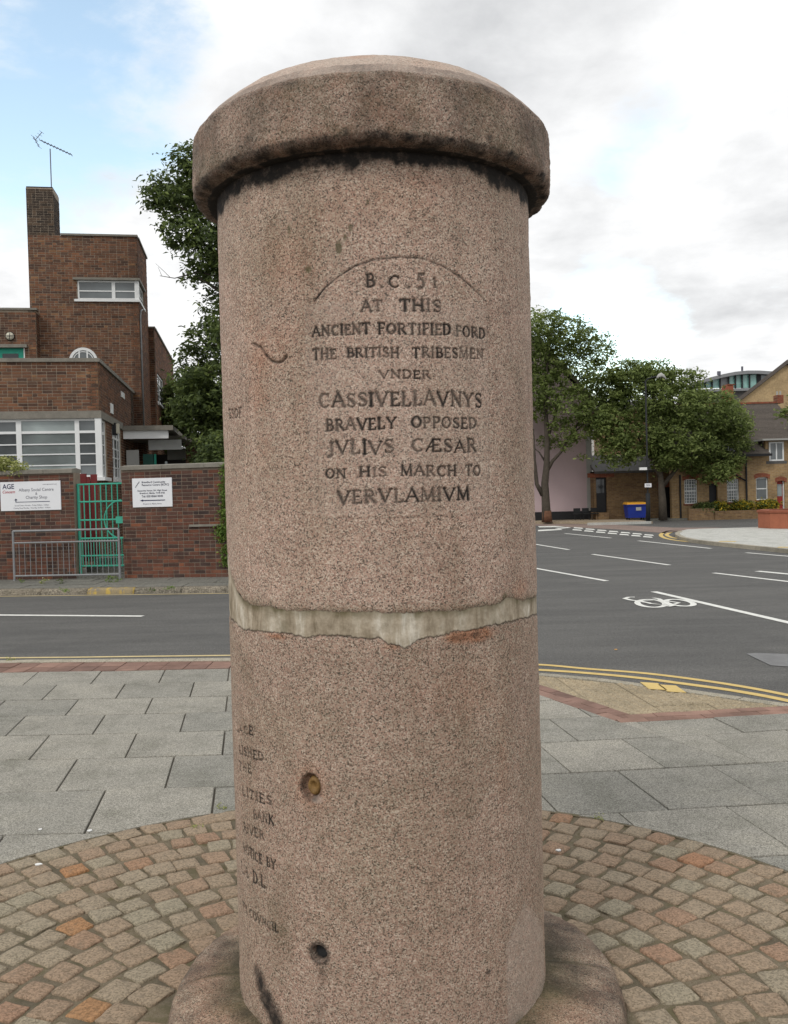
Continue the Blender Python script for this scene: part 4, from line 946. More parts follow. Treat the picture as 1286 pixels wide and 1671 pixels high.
build_shaft('mortar_band', Smo, np.linspace(0, 1, 34), bnd(lo_b, Smo, 4.0)-.0006, bnd(up_b, Smo, 1.0)+.0006, 'mortar')
Slo = cols([(-HALF, -.78, .02), (-.78, -.72, .0035), (-.72, -.31, .0021), (-.31, .78, .0034), (.78, HALF-.001, .02)])
trow = []; t = 0.0
while t < 1.0:
    z = .04+t*1.2; trow.append(t); t += (.0021 if .36 < z < .98 else .0036)/1.2
trow.append(1.0)
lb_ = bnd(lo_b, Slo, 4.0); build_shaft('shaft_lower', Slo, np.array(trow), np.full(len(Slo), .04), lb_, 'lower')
sb, zb_h = cyl(521, 1556); tb_ = sb/PR; dn = Vector((sin(tb_), -cos(tb_), 0)); cb_ = Vector((PX, PY, zb_h))+dn*(PR-.017)
MB().tube([cb_-dn*.02, cb_], .0165, 16).build('bolt_hole_disc', 'lead_black', pil)  # black disc added as the shadow inside the hole
# corroded plug in the old hole
s0, z0 = cyl(509, 1285); mb = MB(); V = []; 
for r_i, (rr, dep) in enumerate(((1.0, -.018), (.8, -.007), (.55, -.004), (.42, -.010), (0.0, -.012))):
    for i in range(16):
        a = 2*pi*i/16; ss = s0+cos(a)*.022*rr+.002; zz = z0+.002+sin(a)*.028*rr; R_ = PR+dep+random.uniform(-.001, .001); V.append((PX+R_*sin(ss/PR), PY-R_*cos(ss/PR), zz))
# fine
mb.add(V, [(r*16+i, r*16+(i+1) % 16, (r+1)*16+(i+1) % 16, (r+1)*16+i) for r in range(4) for i in range(16)]); mb.build('corroded_plug', 'rust_plug', pil, True)
# cap
RC = .5435
prof = [(PR-.01, 2.479), (.50, 2.480), (.525, 2.483), (.536, 2.488), (.5425, 2.497), (RC+.0005, 2.508), (RC, 2.53), (RC, 2.56), (RC-.0005, 2.60), (RC-.001, 2.63), (RC-.003, 2.646), (RC-.010, 2.657), (.510, 2.683), (.48, 2.711), (.44, 2.742), (.39, 2.768), (.33, 2.789), (.26, 2.805), (.18, 2.816), (.09, 2.822), (.01, 2.824)]
pp = [prof[0]]
for a, b in zip(prof, prof[1:]):
    L = sqrt((a[0]-b[0])**2+(a[1]-b[1])**2); k_ = max(1, int(L/.0042))
    for i in range(1, k_+1): pp.append((a[0]+(b[0]-a[0])*i/k_, a[1]+(b[1]-a[1])*i/k_))
pp = np.array(pp); Sc = cols([(-pi, -1.75, .05), (-1.75, 1.75, .0085), (1.75, pi-.001, .05)])
nr, nc = len(pp), len(Sc); TH = np.tile(Sc, (nr, 1)); RR = np.tile(pp[:, 0:1], (1, nc)); ZZ = np.tile(pp[:, 1:2], (1, nc))
SS = TH*RC
nA = nz2(SS, ZZ+RR, 7, 11); nB = nz2(SS, ZZ+RR, 28, 15); nC = nz2(SS, ZZ+RR, 110, 19, 2)
lipw = np.exp(-((ZZ-2.492)/.020)**2)*(RR > .50)
RR2 = RR+((nA-.5)*.006+(nB-.5)*.005+(nC-.5)*.003)*np.clip(RR/.3, 0, 1)*(RR > PR)
RR2 = RR2-lipw*np.clip(nz2(SS, ZZ*0, 30, 41)-.45, 0, 1)*.028
ZZ2 = ZZ+(nB-.5)*.004*(ZZ > 2.65)+lipw*np.clip(nz2(SS, ZZ*0, 45, 43)-.4, 0, 1)*.016
edge_t = np.exp(-((ZZ-2.648)/.022)**2)*(RR > .46)
soot_dark = np.zeros(RR.shape)
soot_dark = np.maximum(soot_dark, edge_t*(.25+.95*nz2(SS, ZZ, 18, 61)*(.5+nB))*.62)
soot_dark = np.maximum(soot_dark, ((ZZ > 2.50) & (RR > .5))*(.13+np.clip(nz2(SS, ZZ*.8, 12, 63)-.35, 0, 1)*.8*(.4+nC)+.10*nz2(SS, ZZ*.3, 40, 69)))
soot_dark = np.maximum(soot_dark, (ZZ < 2.502)*np.clip(.30+.75*nB+.35*(RR < .505), 0, 1))  # underside of the cap coloured darker, most near the shaft
soot_dark = np.maximum(soot_dark, lipw*(.20+.6*nB)*(ZZ < 2.506))
for (th_, z_, r_s) in ((.62, 2.52, .02), (-.1, 2.505, .015), (.05, 2.50, .02)): soot_dark = np.maximum(soot_dark, np.clip(1-np.hypot((TH-th_)*RC, ZZ-z_)/r_s, 0, 1)*.9)
moss = (ZZ > 2.495)*(.16+np.clip(nz2(SS, ZZ, 16, 65)-.42, 0, 1)*.9)*np.where(ZZ > 2.66, .6, 1); rust = np.clip(nz2(SS, ZZ, 14, 67)-.5, 0, 1)*.8
rust = np.maximum(rust, np.clip(1-np.hypot((TH+.04)*.44, (ZZ-2.742)*2)/.05, 0, 1)*1.6)
pale = (ZZ > 2.66)*.9*np.clip(.4+nA, 0, 1)
X = PX+RR2*np.sin(TH); Y = PY-RR2*np.cos(TH); co = np.stack([X, Y, ZZ2], -1).reshape(-1, 3)
idx = np.arange(nr*nc).reshape(nr, nc); nx = np.roll(idx, -1, axis=1); Q = np.stack([idx[:-1], nx[:-1], nx[1:], idx[1:]], -1).reshape(-1, 4)
me = bpy.data.meshes.new('cap'); me.vertices.add(len(co)); me.vertices.foreach_set('co', co.astype(np.float32).ravel()); me.loops.add(Q.size); me.loops.foreach_set('vertex_index', Q.astype(np.int32).ravel())
me.polygons.add(len(Q)); me.polygons.foreach_set('loop_start', np.arange(0, Q.size, 4, dtype=np.int32)); me.polygons.foreach_set('use_smooth', np.ones(len(Q), bool)); me.update(calc_edges=True)
at = me.attributes.new('wear', 'FLOAT_COLOR', 'POINT'); at.data.foreach_set('color', np.stack([soot_dark, moss, rust, pale], -1).reshape(-1, 4).clip(0, 1).astype(np.float32).ravel())
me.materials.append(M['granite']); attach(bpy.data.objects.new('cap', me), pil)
# base stones: four rough segments with mossy joints
for (a0, a1) in ((.0, pi*.52), (pi*.52, pi+.035), (pi+.035, pi*1.5), (pi*1.5, 2*pi)):
    V = []; wv = []; na = 60; RB = .683
    prf = [(.440, .112), (.50, .110), (.56, .105), (.61, .097), (.655, .086), (.682, .073), (.696, .050), (.703, .02), (.705, -.05)]
    for i in range(na+1):
        a = a0+(a1-a0)*i/na; ed = min(i, na-i)/na
        for j, (rr, zz) in enumerate(prf):
            q = Vector((cos(a)*rr*7, sin(a)*rr*7, zz*7)); nn2 = noise.noise(q)*.5+noise.noise(q*4)*.3
            e_ = max(0, .03-ed)/.03
            V.append((PX+.012+cos(a)*(rr+nn2*.012), PY+sin(a)*(rr+nn2*.012), zz+nn2*.010-(e_*.004 if j < 7 else 0)))
            mo = max(0, min(1, .42+noise.noise(q*1.7)*.5+(1-j/1.6)*.9 + e_*.7 + (.5 if noise.noise(q*.8) > .15 else 0)*.5)); wv.append((max(0, min(1, .58+noise.noise(q*.6)*.6+noise.noise(q*2.5)*.9))*.60, mo, .25 if noise.noise(q*.5+Vector((4, 4, 4))) > .1 else 0, 0))
    n = len(prf); Fc = [(i*n+j, (i+1)*n+j, (i+1)*n+j+1, i*n+j+1) for i in range(na) for j in range(n-1)]+[tuple(range(n))[::-1], tuple(na*n+j for j in range(n))]
    Fc = [f[::-1] for f in Fc]
    me = make_mesh('base_stone', V, Fc, 'foot_granite', True); at = me.attributes.new('wear', 'FLOAT_COLOR', 'POINT')
    for i, c_ in enumerate(wv): at.data[i].color = c_
    attach(bpy.data.objects.new('base_stone', me), pil)
mb = MB(); 
mb.prism([(PX+cos(2*pi*i/40)*.60, PY+sin(2*pi*i/40)*.60) for i in range(40)], -.05, .083).build('base_joint_moss', 'joint_sand', pil)

# ------------------------------------------------------------------ brickwork
def brick_shared(mat):
    me = []
    for L in (.214, .102):
        b = .003; hx, hz = L/2, .0310
        V = []
        for (yy, s) in ((.06, 0), (-.004, 0), (-.007, b)):
            V += [(-hx+s, yy, -hz+s), (hx-s, yy, -hz+s), (hx-s, yy, hz-s), (-hx+s, yy, hz-s)]
        Fc = [(0+i, (i+1) % 4, 4+(i+1) % 4, 4+i) for i in range(4)]+[(4+i, 4+(i+1) % 4, 8+(i+1) % 4, 8+i) for i in range(4)]+[(8, 9, 10, 11)]
        me.append(make_mesh('brick', V, Fc, mat))
    return me
BR = {}
def brick_wall(parent, P0, d, L, z0, z1, mat='brown_brick', mort='brick_mortar', thick=.22, openings=(), nparts=0, view=None, core='wall'):
    """wall face from P0 along unit d (x to the right as seen from outside; the outside normal is d rotated -90); openings=(u0,u1,z0,z1)"""
    d = Vector((d[0], d[1], 0)).normalized(); nrm = Vector((d.y, -d.x, 0)); P0 = Vector((P0[0], P0[1], 0)); up = Vector((0, 0, 1))
    us = sorted(set([0, L]+[max(0, min(L, o[i])) for o in openings for i in (0, 1)])); zs = sorted(set([z0, z1]+[max(z0, min(z1, o[i])) for o in openings for i in (2, 3)]))
    mb = MB(); fr = (P0, d, -nrm, up)
    for ua, ub_ in zip(us, us[1:]):
        for za, zb in zip(zs, zs[1:]):
            um, zm = (ua+ub_)/2, (za+zb)/2
            if any(o[0] < um < o[1] and o[2] < zm < o[3] for o in openings): continue
            mb.box((ua, 0, za), (ub_, thick, zb), fr)
    wall = mb.build(core, mort, parent)
    if mat not in BR: BR[mat] = brick_shared(mat)
    st, hd = BR[mat]; rest = MB(); rot = atan2(d.y, d.x); cand = []
    nrow = int((z1-z0)/.075)
    for r in range(nrow):
        zc = z0+.0375+r*.075; u = -.225+(.056 if r % 2 else .17); k = 0
        while u < L:
            ln = .225 if k % 2 == (r % 3 == 0) else .1125
            if k % 2 == 1 and random.random() < .35: ln = .225
            k += 1
            a, b = max(0, u), min(L, u+ln); u += ln
            for o in openings:
                if o[2] < zc < o[3]:
                    if a < o[0] < b: b = o[0]
                    elif a < o[1] < b: a = o[1]
                    elif o[0] <= a and b <= o[1]: b = a
            if b-a < .03: continue
            cand.append(((a+b)/2, zc, b-a-.013))
    if nparts and view: cand.sort(key=lambda c_: view(c_[0], c_[1]))
    for i, (uc, zc, ln) in enumerate(cand):
        if i < nparts:
            me = st if ln > .13 else hd; o = bpy.data.objects.new('brick', me); o.location = P0+d*uc+up*zc+nrm*random.uniform(-.001, .002); o.rotation_euler = (0, random.uniform(-.006, .006), rot)
            o.scale = (ln/(.214 if ln > .13 else .102), 1, 1)
            if core == 'wall' and parent.type == 'EMPTY': attach(o, parent)
            else: attach(o, parent)
        else:
            pr = .006+random.uniform(-.002, .003); j = random.uniform(-.001, .001)
            c0 = P0+d*uc+up*(zc+j); hx, hz = ln/2, .0310
            V = [c0+d*sx_*hx+up*sz_*hz+nrm*(-.03) for sx_, sz_ in ((-1, -1), (1, -1), (1, 1), (-1, 1))]+[c0+d*sx_*hx+up*sz_*hz+nrm*pr for sx_, sz_ in ((-1, -1), (1, -1), (1, 1), (-1, 1))]
            rest.add(V, [(q, (q+1) % 4, 4+(q+1) % 4, 4+q) for q in range(4)]+[(4, 5, 6, 7)])
    if rest.v: rest.build('brickwork', mat, parent, kind='stuff')
    return wall

# ---- boundary walls either side of the green gate
def wall_pt(px):
    """point of the wall line under picture column px"""
    r_ = ray(px, 930); t = (18.3-.15*6)/(r_.y+.15*r_.x); return Vector((r_.x*t, r_.y*t, 0))
wd = Vector((1, -.15, 0)).normalized(); wn = Vector((wd.y, -wd.x, 0))
gl, gr = wall_pt(125), wall_pt(203); w0 = gl-wd*6.0; w1 = gr+wd*3.6
ztop = 2.20
lw = thing('brick_wall', gl-wd*3, 'red brown brick boundary wall left of the green gate, carrying the wider white sign', 'wall', 'boundary brick walls')
vis = lambda base: (lambda u, z: (0 if (base+wd*u).x > -8.6 and (base+wd*u).x < -3.2 else 1, -round(z/.3), u))
brick_wall(lw, w0, wd, 6.0, 0, ztop, 'wall_brick', 'dark_mortar', .28, nparts=300, view=lambda u, z: (u < 6.0-2.75, -z, u))
rw = thing('brick_wall', gr+wd*1.8, 'red brown brick boundary wall right of the green gate, carrying the squarer white sign', 'wall', 'boundary brick walls')
brick_wall(rw, gr, wd, 3.6, 0, ztop+.02, 'wall_brick', 'dark_mortar', .28, nparts=300, view=lambda u, z: (u > 2.35, -z, u))
def coping(parent, P0, d, L, z, w=.36, h=.10, step=.9, mat='coping'):
    d = Vector(d); nrm = Vector((d.y, -d.x, 0)); u = 0
    while u < L-.02:
        ue = min(L, u+step*random.uniform(.9, 1.1)); q = random.uniform(-.004, .004)
        MB().add([P0+d*a+nrm*b+Vector((0, 0, c)) for a in (u+.004, ue-.004) for b, c in ((.05, z+q), (.05, z+h*.75+q), (-.14, z+h+q), (-.33, z+h*.75+q), (-.33, z+q))],
                 [(0, 1, 2, 3, 4), (9, 8, 7, 6, 5)]+[(j, 5+j, 5+(j+1) % 5, (j+1) % 5) for j in range(5)]).build('coping_stone', mat, parent)
        u = ue
coping(lw, w0, wd, 6.0, ztop+.001); coping(rw, gr, wd, 3.6, ztop+.021)
# low ledge and iron on the right wall
led = wall_pt(312); MB().box((0, -.05, 1.03), (.75, .02, 1.075), (led, wd, -wn, Vector((0, 0, 1)))).build('stone_ledge', 'coping', rw)
# ---- signs
def text_mesh(name, body, size, origin, d, n, mat, parent, align='CENTER', xscale=1.0, shear=0.0, extr=.002, bold=0.0):
    cu = bpy.data.curves.new('txt', 'FONT'); cu.body = body; cu.size = size; cu.align_x = align; cu.extrude = 0.0; cu.offset = bold; cu.shear = shear; cu.resolution_u = 2
    ob = bpy.data.objects.new('txt', cu); COL.objects.link(ob); dg = bpy.context.evaluated_depsgraph_get(); me = bpy.data.meshes.new_from_object(ob.evaluated_get(dg)); bpy.data.objects.remove(ob)
    d = Vector(d).normalized(); n = Vector(n).normalized(); u = n.cross(d)*-1 if False else Vector((0, 0, 1))
    mat4 = Matrix.Identity(4)
    for i in range(3): mat4[i][0] = d[i]*xscale; mat4[i][1] = u[i]; mat4[i][2] = n[i]; mat4[i][3] = origin[i]
    me.transform(mat4); me.materials.clear(); me.materials.append(M[mat]); o = bpy.data.objects.new(name, me); attach(o, parent); return o
def wall_z(px, py):
    r_ = ray(px, py); t = (18.3-.15*6)/(r_.y+.15*r_.x); return (CE+r_*t).z
UPV = Vector((0, 0, 1))
def on_wall(px, py, off=.0):
    r_ = ray(px, py); t = (18.3-.15*6)/(r_.y+.15*r_.x); return CE+r_*t+wn*off
sA = on_wall(3, 822); sB = on_wall(101, 833); top_ = on_wall(2, 787).z; wA = (on_wall(101, 800)-on_wall(3, 800)).length; hA = .60
sgn = thing('sign_board', on_wall(3, 832), 'wide white charity shop sign board on the brick wall left of the gate', 'sign', 'white signs on the boundary walls')
oS = on_wall(3, 832, .008); oS.z = wall_z(3, 834); hA = wall_z(3, 787)-oS.z
MB().box((0, -.022, 0), (wA, 0, hA), (oS, wd, -wn, UPV)).build('board', 'sign_white', sgn)
def T(body, u, v, size, mat='grey_print', align='CENTER', bold=0.0, shear=0.0, xs=1.0, sg=None, o_=None):
    return text_mesh('lettering', body, size, o_+wd*u+UPV*v+wn*.0245, wd, wn, mat, sg, align, xs, shear, bold=bold)
a_ = dict(sg=sgn, o_=oS)
T('AGE', wA*.04, hA*.76, .145, 'navy_print', 'LEFT', .002, 0, .95, **a_); T('Concern', wA*.03, hA*.61, .085, 'red_print', 'LEFT', .001, .35, .95, **a_)
T('Albany Social Centre', wA*.60, hA*.66, .092, **a_); T('&', wA*.60, hA*.535, .075, **a_); T('Charity Shop', wA*.60, hA*.40, .092, **a_)
T('www.ageconcern.org', wA*.94, hA*.87, .036, 'grey_print', 'RIGHT', **a_)
T('Social Centre Monday - Friday 9.00am - 5.00pm', wA*.52, hA*.155, .040, **a_); T('Charity Shop Monday - Saturday 10.00am - 4.00pm', wA*.52, hA*.065, .040, **a_)
fr = (oS+wn*.0245, wd, -wn, UPV); mb = MB(); mb.box((wA*.25, -.001, hA*.285), (wA*.82, .001, hA*.305), fr); mb.box((wA*.25, -.0012, hA*.285), (wA*.263, .0012, hA*.39), fr)
mb.extr([fr[0]+wd*(wA*.23)+UPV*hA*.36, fr[0]+wd*(wA*.285)+UPV*hA*.36, fr[0]+wd*(wA*.257)+UPV*hA*.42], wn*.001); mb.build('printed_arrow', 'navy_print', sgn)
sg2 = thing('sign_board', on_wall(218, 828), 'nearly square white sign board with a left pointing arrow, right of the gate', 'sign', 'white signs on the boundary walls')
oS = on_wall(218, 828, .008); hB = wall_z(218, 781)-oS.z; wB = (on_wall(282.5, 800)-on_wall(218, 800)).length
MB().box((0, -.022, 0), (wB, 0, hB), (oS, wd, -wn, UPV)).build('board', 'sign_white', sg2); a_ = dict(sg=sg2, o_=oS)
T('Brentford Community', wB*.24, hB*.83, .056, 'grey_print', 'LEFT', .0012, **a_); T('Resource Centre (BCRC)', wB*.24, hB*.735, .056, 'grey_print', 'LEFT', .0012, **a_)
T('Alexandra House, 241 High Street', wB*.5, hB*.545, .046, 'grey_print', bold=.001, **a_); T('Brentford, Middx, TW8 0NE', wB*.5, hB*.455, .046, 'grey_print', bold=.001, **a_); T('Tel: 020 8560 0040', wB*.5, hB*.34, .058, 'grey_print', bold=.0016, **a_)
T('Entrance in Albany House', wB*.5, hB*.09, .038, **a_)
fr = (oS+wn*.0245, wd, -wn, UPV); mb = MB(); mb.box((wB*.24, -.001, hB*.215), (wB*.82, .001, hB*.245), fr); mb.extr([fr[0]+wd*(wB*.19)+UPV*hB*.23, fr[0]+wd*(wB*.265)+UPV*hB*.19, fr[0]+wd*(wB*.265)+UPV*hB*.27], wn*.001); mb.build('printed_arrow', 'navy_print', sg2)
mb = MB(); 
for i in range(7):
    c = fr[0]+wd*(wB*(.07+.016*i))+UPV*(hB*(.68+.03*i)); mb.extr([c, c+wd*.022+UPV*.004, c+wd*.010+UPV*.026], wn*.001)
mb.build('printed_emblem', 'grey_print', sg2)

# ---- green iron gate
gat = thing('iron_gate', (gl+gr)/2, 'green painted iron bar gate in the gap between the brick walls', 'gate')
gw = (gr-gl).length; gz0, gz1 = wall_z(160, 929), wall_z(126, 790)
gf = (gl-wn*.12, wd, -wn, UPV)
def gb(u0, z0, u1, z1, r=.016): return MB().tube([gf[0]+wd*u0+UPV*z0, gf[0]+wd*u1+UPV*z1], r, 6)
gb(.03, 0, .03, gz1+.01, .030).build('gate_post', 'green_paint', gat); gb(gw-.03, 0, gw-.03, gz1+.01, .026).build('gate_post', 'green_paint', gat)
H_ = gz1-gz0
for f_ in (.995, .79, .575, .36, .155, .035): gb(.03, gz0+H_*f_, gw-.03, gz0+H_*f_, .018).build('gate_rail', 'green_paint', gat)
for i in range(1, 8): gb(.03+(gw-.06)*i/8, gz0+H_*.035, .03+(gw-.06)*i/8, gz0+H_*.995, .013).build('gate_bar', 'green_paint', gat)
for i in range(8): gb(.03+(gw-.06)*(i+.5)/8, gz0+H_*.035, .03+(gw-.06)*(i+.5)/8, gz0+H_*.36, .010).build('gate_bar', 'green_paint', gat)
c = gf[0]+wd*(gw-.06)+UPV*(gz0+H_*.575)
MB().tube([c+wd*(-.40*cos(t))+UPV*(.40*sin(t)) for t in [(-pi/2+pi*i/16)*.98 for i in range(17)]], .015, 6).build('curved_bar', 'green_paint', gat)
MB().box((gw-.20, -.02, gz0+H_*.53), (gw-.05, .02, gz0+H_*.61), gf).build('lock_box', 'green_paint', gat)
# what stands behind the gate
st = thing('garden_steps', (gl+gr)/2-wn*1.0, 'grey concrete steps behind the green gate', 'steps')
for i in range(3): MB().box((-.1, .25+i*.35, 0), (gw+.1, .60+i*.35, .08+i*.14), (gl, wd, -wn, UPV)).build('step', 'old_paving', st)
MB().box((0, 0, 0), (gw, .28, .06), (gl, wd, -wn, UPV)).build('step', 'old_paving', st)
rb = thing('red_bench', gl-wn*1.7, 'dark red slatted board fence panel seen behind the green gate', 'fence')
rb.name = 'board_fence'; YB = 19.9
for i, (xa_, xb_, yt_) in enumerate(((119, 130, 772), (130, 141, 773), (141, 147, 778), (147, 158, 774))):
    pa, pb_ = atd(xa_, 780, YB), atd(xb_, 780, YB); MB().box((pa.x+.004, YB+.01*(i % 2), .25), (pb_.x-.004, YB+.03+.01*(i % 2), atd((xa_+xb_)/2, yt_, YB).z)).build('fence_board', 'dull_red_boards', rb)
pa, pb_ = atd(119, 780, YB), atd(158, 780, YB); MB().box((pa.x, YB+.045, 1.5), (pb_.x, YB+.08, 1.6)).build('fence_rail', 'dull_red_boards', rb)
# ---- grey pedestrian guard rail
bl, br_ = gnd(24, 948, .005), gnd(196, 945, .005); bd = (br_-bl).normalized(); bL = (br_-bl).length
gd = thing('guard_rail', (bl+br_)/2, 'grey metal pedestrian guard rail standing on the far pavement before the gate', 'railing')
zt = 1.02
def rail(u0, z0, u1, z1, r): return MB().tube([bl+bd*u0+UPV*z0, bl+bd*u1+UPV*z1], r, 8)
for u in (0, bL): rail(u, -.0, u, zt, .025).build('post', 'grey_metal', gd)
rail(0, zt, bL, zt, .022).build('top_rail', 'grey_metal', gd); rail(0, zt-.24, bL, zt-.24, .017).build('middle_rail', 'grey_metal', gd); rail(0, .10, bL, .10, .020).build('bottom_rail', 'grey_metal', gd)
for i in range(1, 19): rail(bL*i/19, .10, bL*i/19, zt-.24, .007).build('bar', 'grey_metal', gd)

# ------------------------------------------------------------------ the brick building on the left
BA = radians(9.3); U = Vector((cos(BA), sin(BA), 0)); Vv = Vector((-sin(BA), cos(BA), 0)); OB = atd(163, 700, 21.5); OB.z = 0
def bu(px, py, v):
    r_ = ray(px, py); t = ((OB-CE).dot(Vv)+v)/r_.dot(Vv); P = CE+r_*t-OB; return P.dot(U), P.z
def bv(px, py, u):
    r_ = ray(px, py); t = ((OB-CE).dot(U)+u)/r_.dot(U); P = CE+r_*t-OB; return P.dot(Vv), P.z
def BP(u, v, z=0): return OB+U*u+Vv*v+UPV*z
FR = (OB, U, Vv, UPV)
bld = thing('brick_building', BP(-2, 3), 'brown brick building with stepped flat roofs, tall chimney and white metal windows', 'building')
zc = 4.95; V2 = 6.7
# bay block: front and side faces
wz1 = bu(100, 683, 0)[1]; wz0 = bu(150, 779, 0)[1]
u_l = -9.0
s1 = (.0, .95); s2 = (1.89, 3.55)
brick_wall(bld, BP(u_l, 0), U, -u_l, 0, zc, openings=[(-9-u_l, -u_l+.01, wz0, wz1+.18)], nparts=300, view=lambda u, z: (z < wz1, u < 9-2.4, -u))
brick_wall(bld, BP(0, 0), Vv, V2, 0, zc, openings=[(-.01, s1[1], wz0, wz1+.18), (s2[0], s2[1], wz0, wz1+.18)])
MB().box((u_l, .3, .01), (-.3, V2, zc-.3), FR).build('room_mass', 'room_dark', bld) if False else None
MB().box((u_l, .02, zc-.5), (-.02, V2, zc-.42), FR).build('flat_roof', 'roof_slate', bld)
MB().box((u_l, 3.0, 0), (-.05, 3.1, zc-.5), FR).build('inner_wall', 'room_dark', bld)
MB().box((u_l, .12, zc), (-.01, .12, zc), FR) if False else None
def cope_line(u0, v0, u1, v1, z, w=.30, h=.09, name='coping'):
    a, b = BP(u0, v0), BP(u1, v1); d = (b-a).normalized(); nrm = Vector((d.y, -d.x, 0)); L = (b-a).length
    MB().box((-.05 if False else 0, -.05, z), (L, w-.05, z+h), (a, d, -nrm, UPV)).build(name, 'coping', bld)
cope_line(u_l, 0, .05, 0, zc+.002); cope_line(0, .001+.25, 0, V2-.01, zc+.002)
# concrete band over the windows
MB().box((u_l, -.045, wz1), (.045, .10, wz1+.18), FR).build('lintel_band', 'coping', bld); MB().box((-.08, .102, wz1), (.045, s2[1]+.25, wz1+.18), FR).build('lintel_band', 'coping', bld)
# sill
MB().box((u_l, -.10, wz0-.08), (.10, .05, wz0), FR).build('window_sill', 'white_paint', bld); MB().box((-.02, .052, wz0-.08), (.10, s1[1], wz0), FR).build('window_sill', 'white_paint', bld)
def window(parent, O_, X_, Nn, w_, h_, cols_, rows_, fw_=.05, bar=.03, mat='white_paint', gm='window_glass', dep=.05, label=None):
    """window in plane with origin O_ (lower left), X_ right, Nn outward; cols_/rows_ are bar positions (fraction, thickness)"""
    fr = (O_, X_, -Nn, UPV); mb = MB()
    mb.box((0, 0, 0), (w_, dep, fw_), fr); mb.box((0, 0, h_-fw_), (w_, dep, h_), fr); mb.box((0, .001, fw_), (fw_, dep, h_-fw_), fr); mb.box((w_-fw_, .001, fw_), (w_, dep, h_-fw_), fr)
    f = mb.build('window', mat, parent)
    cs = [0]+[c_[0] for c_ in cols_]+[1]; rs = [0]+[r_[0] for r_ in rows_]+[1]
    b = MB()
    for c_, t in cols_: b.box((c_*w_-t/2, .003, fw_), (c_*w_+t/2, dep-.002, h_-fw_), fr)
    for c_, t in rows_: b.box((fw_, .006, c_*h_-t/2), (w_-fw_, dep-.006, c_*h_+t/2), fr)
    if b.v: b.build('glazing_bars', mat, f)
    for i in range(len(cs)-1):
        for j in range(len(rs)-1):
            MB().box((cs[i]*w_+.01, dep*.55, rs[j]*h_+.01), (cs[i+1]*w_-.01, dep*.6, rs[j+1]*h_-.01), fr).build('pane', gm, f)
    return f
nB = -Vv; nS = U
# front ribbon window: measured mullions
hW = wz1-wz0
mul = [bu(x_, 700, 0)[0] for x_ in (30.5, 125)]
def rowf(y): return (bu(100, y, 0)[1]-wz0)/hW
rr_ = [rowf(705), rowf(724.5), rowf(741), rowf(759)]
uu = [-9, -6.6, -4.2, mul[0]-1.3, mul[0]]
for a, b in zip(uu, uu[1:]): window(bld, BP(a, .03, wz0), U, nB, b-a, hW, [], [(rr_[0], .06)]+[(q, .028) for q in rr_[1:]], .07)
window(bld, BP(mul[0], .03, wz0), U, nB, mul[1]-mul[0], hW, [], [(rr_[0], .06)]+[(q, .028) for q in rr_[1:]], .05, gm='frosted_glass')
window(bld, BP(mul[1], .03, wz0), U, nB, -.03-mul[1], hW, [], [(rr_[0], .06)]+[(q, .028) for q in rr_[1:]], .055)
MB().box((-.11, -.03, wz0), (.035, .11, wz1), FR).build('corner_post', 'white_paint', bld)
window(bld, BP(-.03, .12, wz0), Vv, nS, s1[1]-.12, hW, [(.5, .05)], [(rr_[0], .06)]+[(q, .03) for q in rr_[1:]], .055)
window(bld, BP(-.03, s2[0], wz0), Vv, nS, s2[1]-s2[0], hW, [(.36, .06), (.70, .06)], [(rr_[0], .06)]+[(q, .03) for q in rr_[1:]], .06)
MB().box((-.02, s2[0]-.02, wz0-.08), (.10, s2[1]+.02, wz0), FR).build('window_sill', 'white_paint', bld)
for k_, (a, b) in enumerate(((.2, .9), (2.1, 2.7))): MB().box((-7, .5+k_*.1, wz0), (-.2, .52+k_*.1, wz1), FR).build('curtain', 'curtain', bld) if k_ == 0 else None
# little white vents and a lamp on the side wall
for (px, py, w_, h_) in ((199.5, 645, .16, .16), (181.5, 667, .10, .26)):
    v_, z_ = bv(px, py, 0); MB().box((0, v_-w_*2.0, z_-h_/2), (.03, v_+w_*2.0, z_+h_/2), FR).build('vent_plate', 'white_paint', bld)
v_, z_ = bv(184, 698, 0); MB().box((0, v_-.12, z_-.20), (.10, v_+.10, z_+.12), FR).build('lamp_housing', 'lead_black', bld); MB().box((.1, v_-.1, z_-.16), (.17, v_+.06, z_+.10), FR).build('lamp_cover', 'lamp_glass', bld)
# tower
tU = .26; tz = 9.875; tl = bu(47, 450, V2)[0]; V3 = 9.35
wx0, wzt = bu(126, 459, V2); wx1, wzb = bu(222, 490, V2); wzt, wzb = 8.50, 7.90
wv1 = bv(235, 500, tU)[0]
brick_wall(bld, BP(tl, V2), U, tU-tl, 0.05, tz, openings=[(wx0-tl, tU-tl+.01, wzb, wzt)])
brick_wall(bld, BP(tU, V2), Vv, V3-V2, 0.05, tz, openings=[(-.01, wv1-V2, wzb, wzt)])
MB().box((tl+.1, V2+.3, 3.2), (tU-.3, V3, tz-.1), FR).build('tower_core', 'room_dark', bld)
chl = tl; chr_ = bu(99, 385, V2)[0]; chz = 11.33
brick_wall(bld, BP(chl, V2-.001), U, bu(86, 305, V2)[0]-chl, tz, chz, mat='sooty_brick', core='chimney', thick=.9)
chv = bv(99, 330, bu(86, 305, V2)[0])[0]
brick_wall(bld, BP(bu(86, 305, V2)[0], V2), Vv, .9, tz, chz-.12, mat='sooty_brick', core='chimney', thick=.1)
MB().box((chl+.01, V2+.01, chz), (bu(86, 305, V2)[0]-.01, V2+.85, chz+.04), FR).build('chimney_cap', 'lead_black', bld)
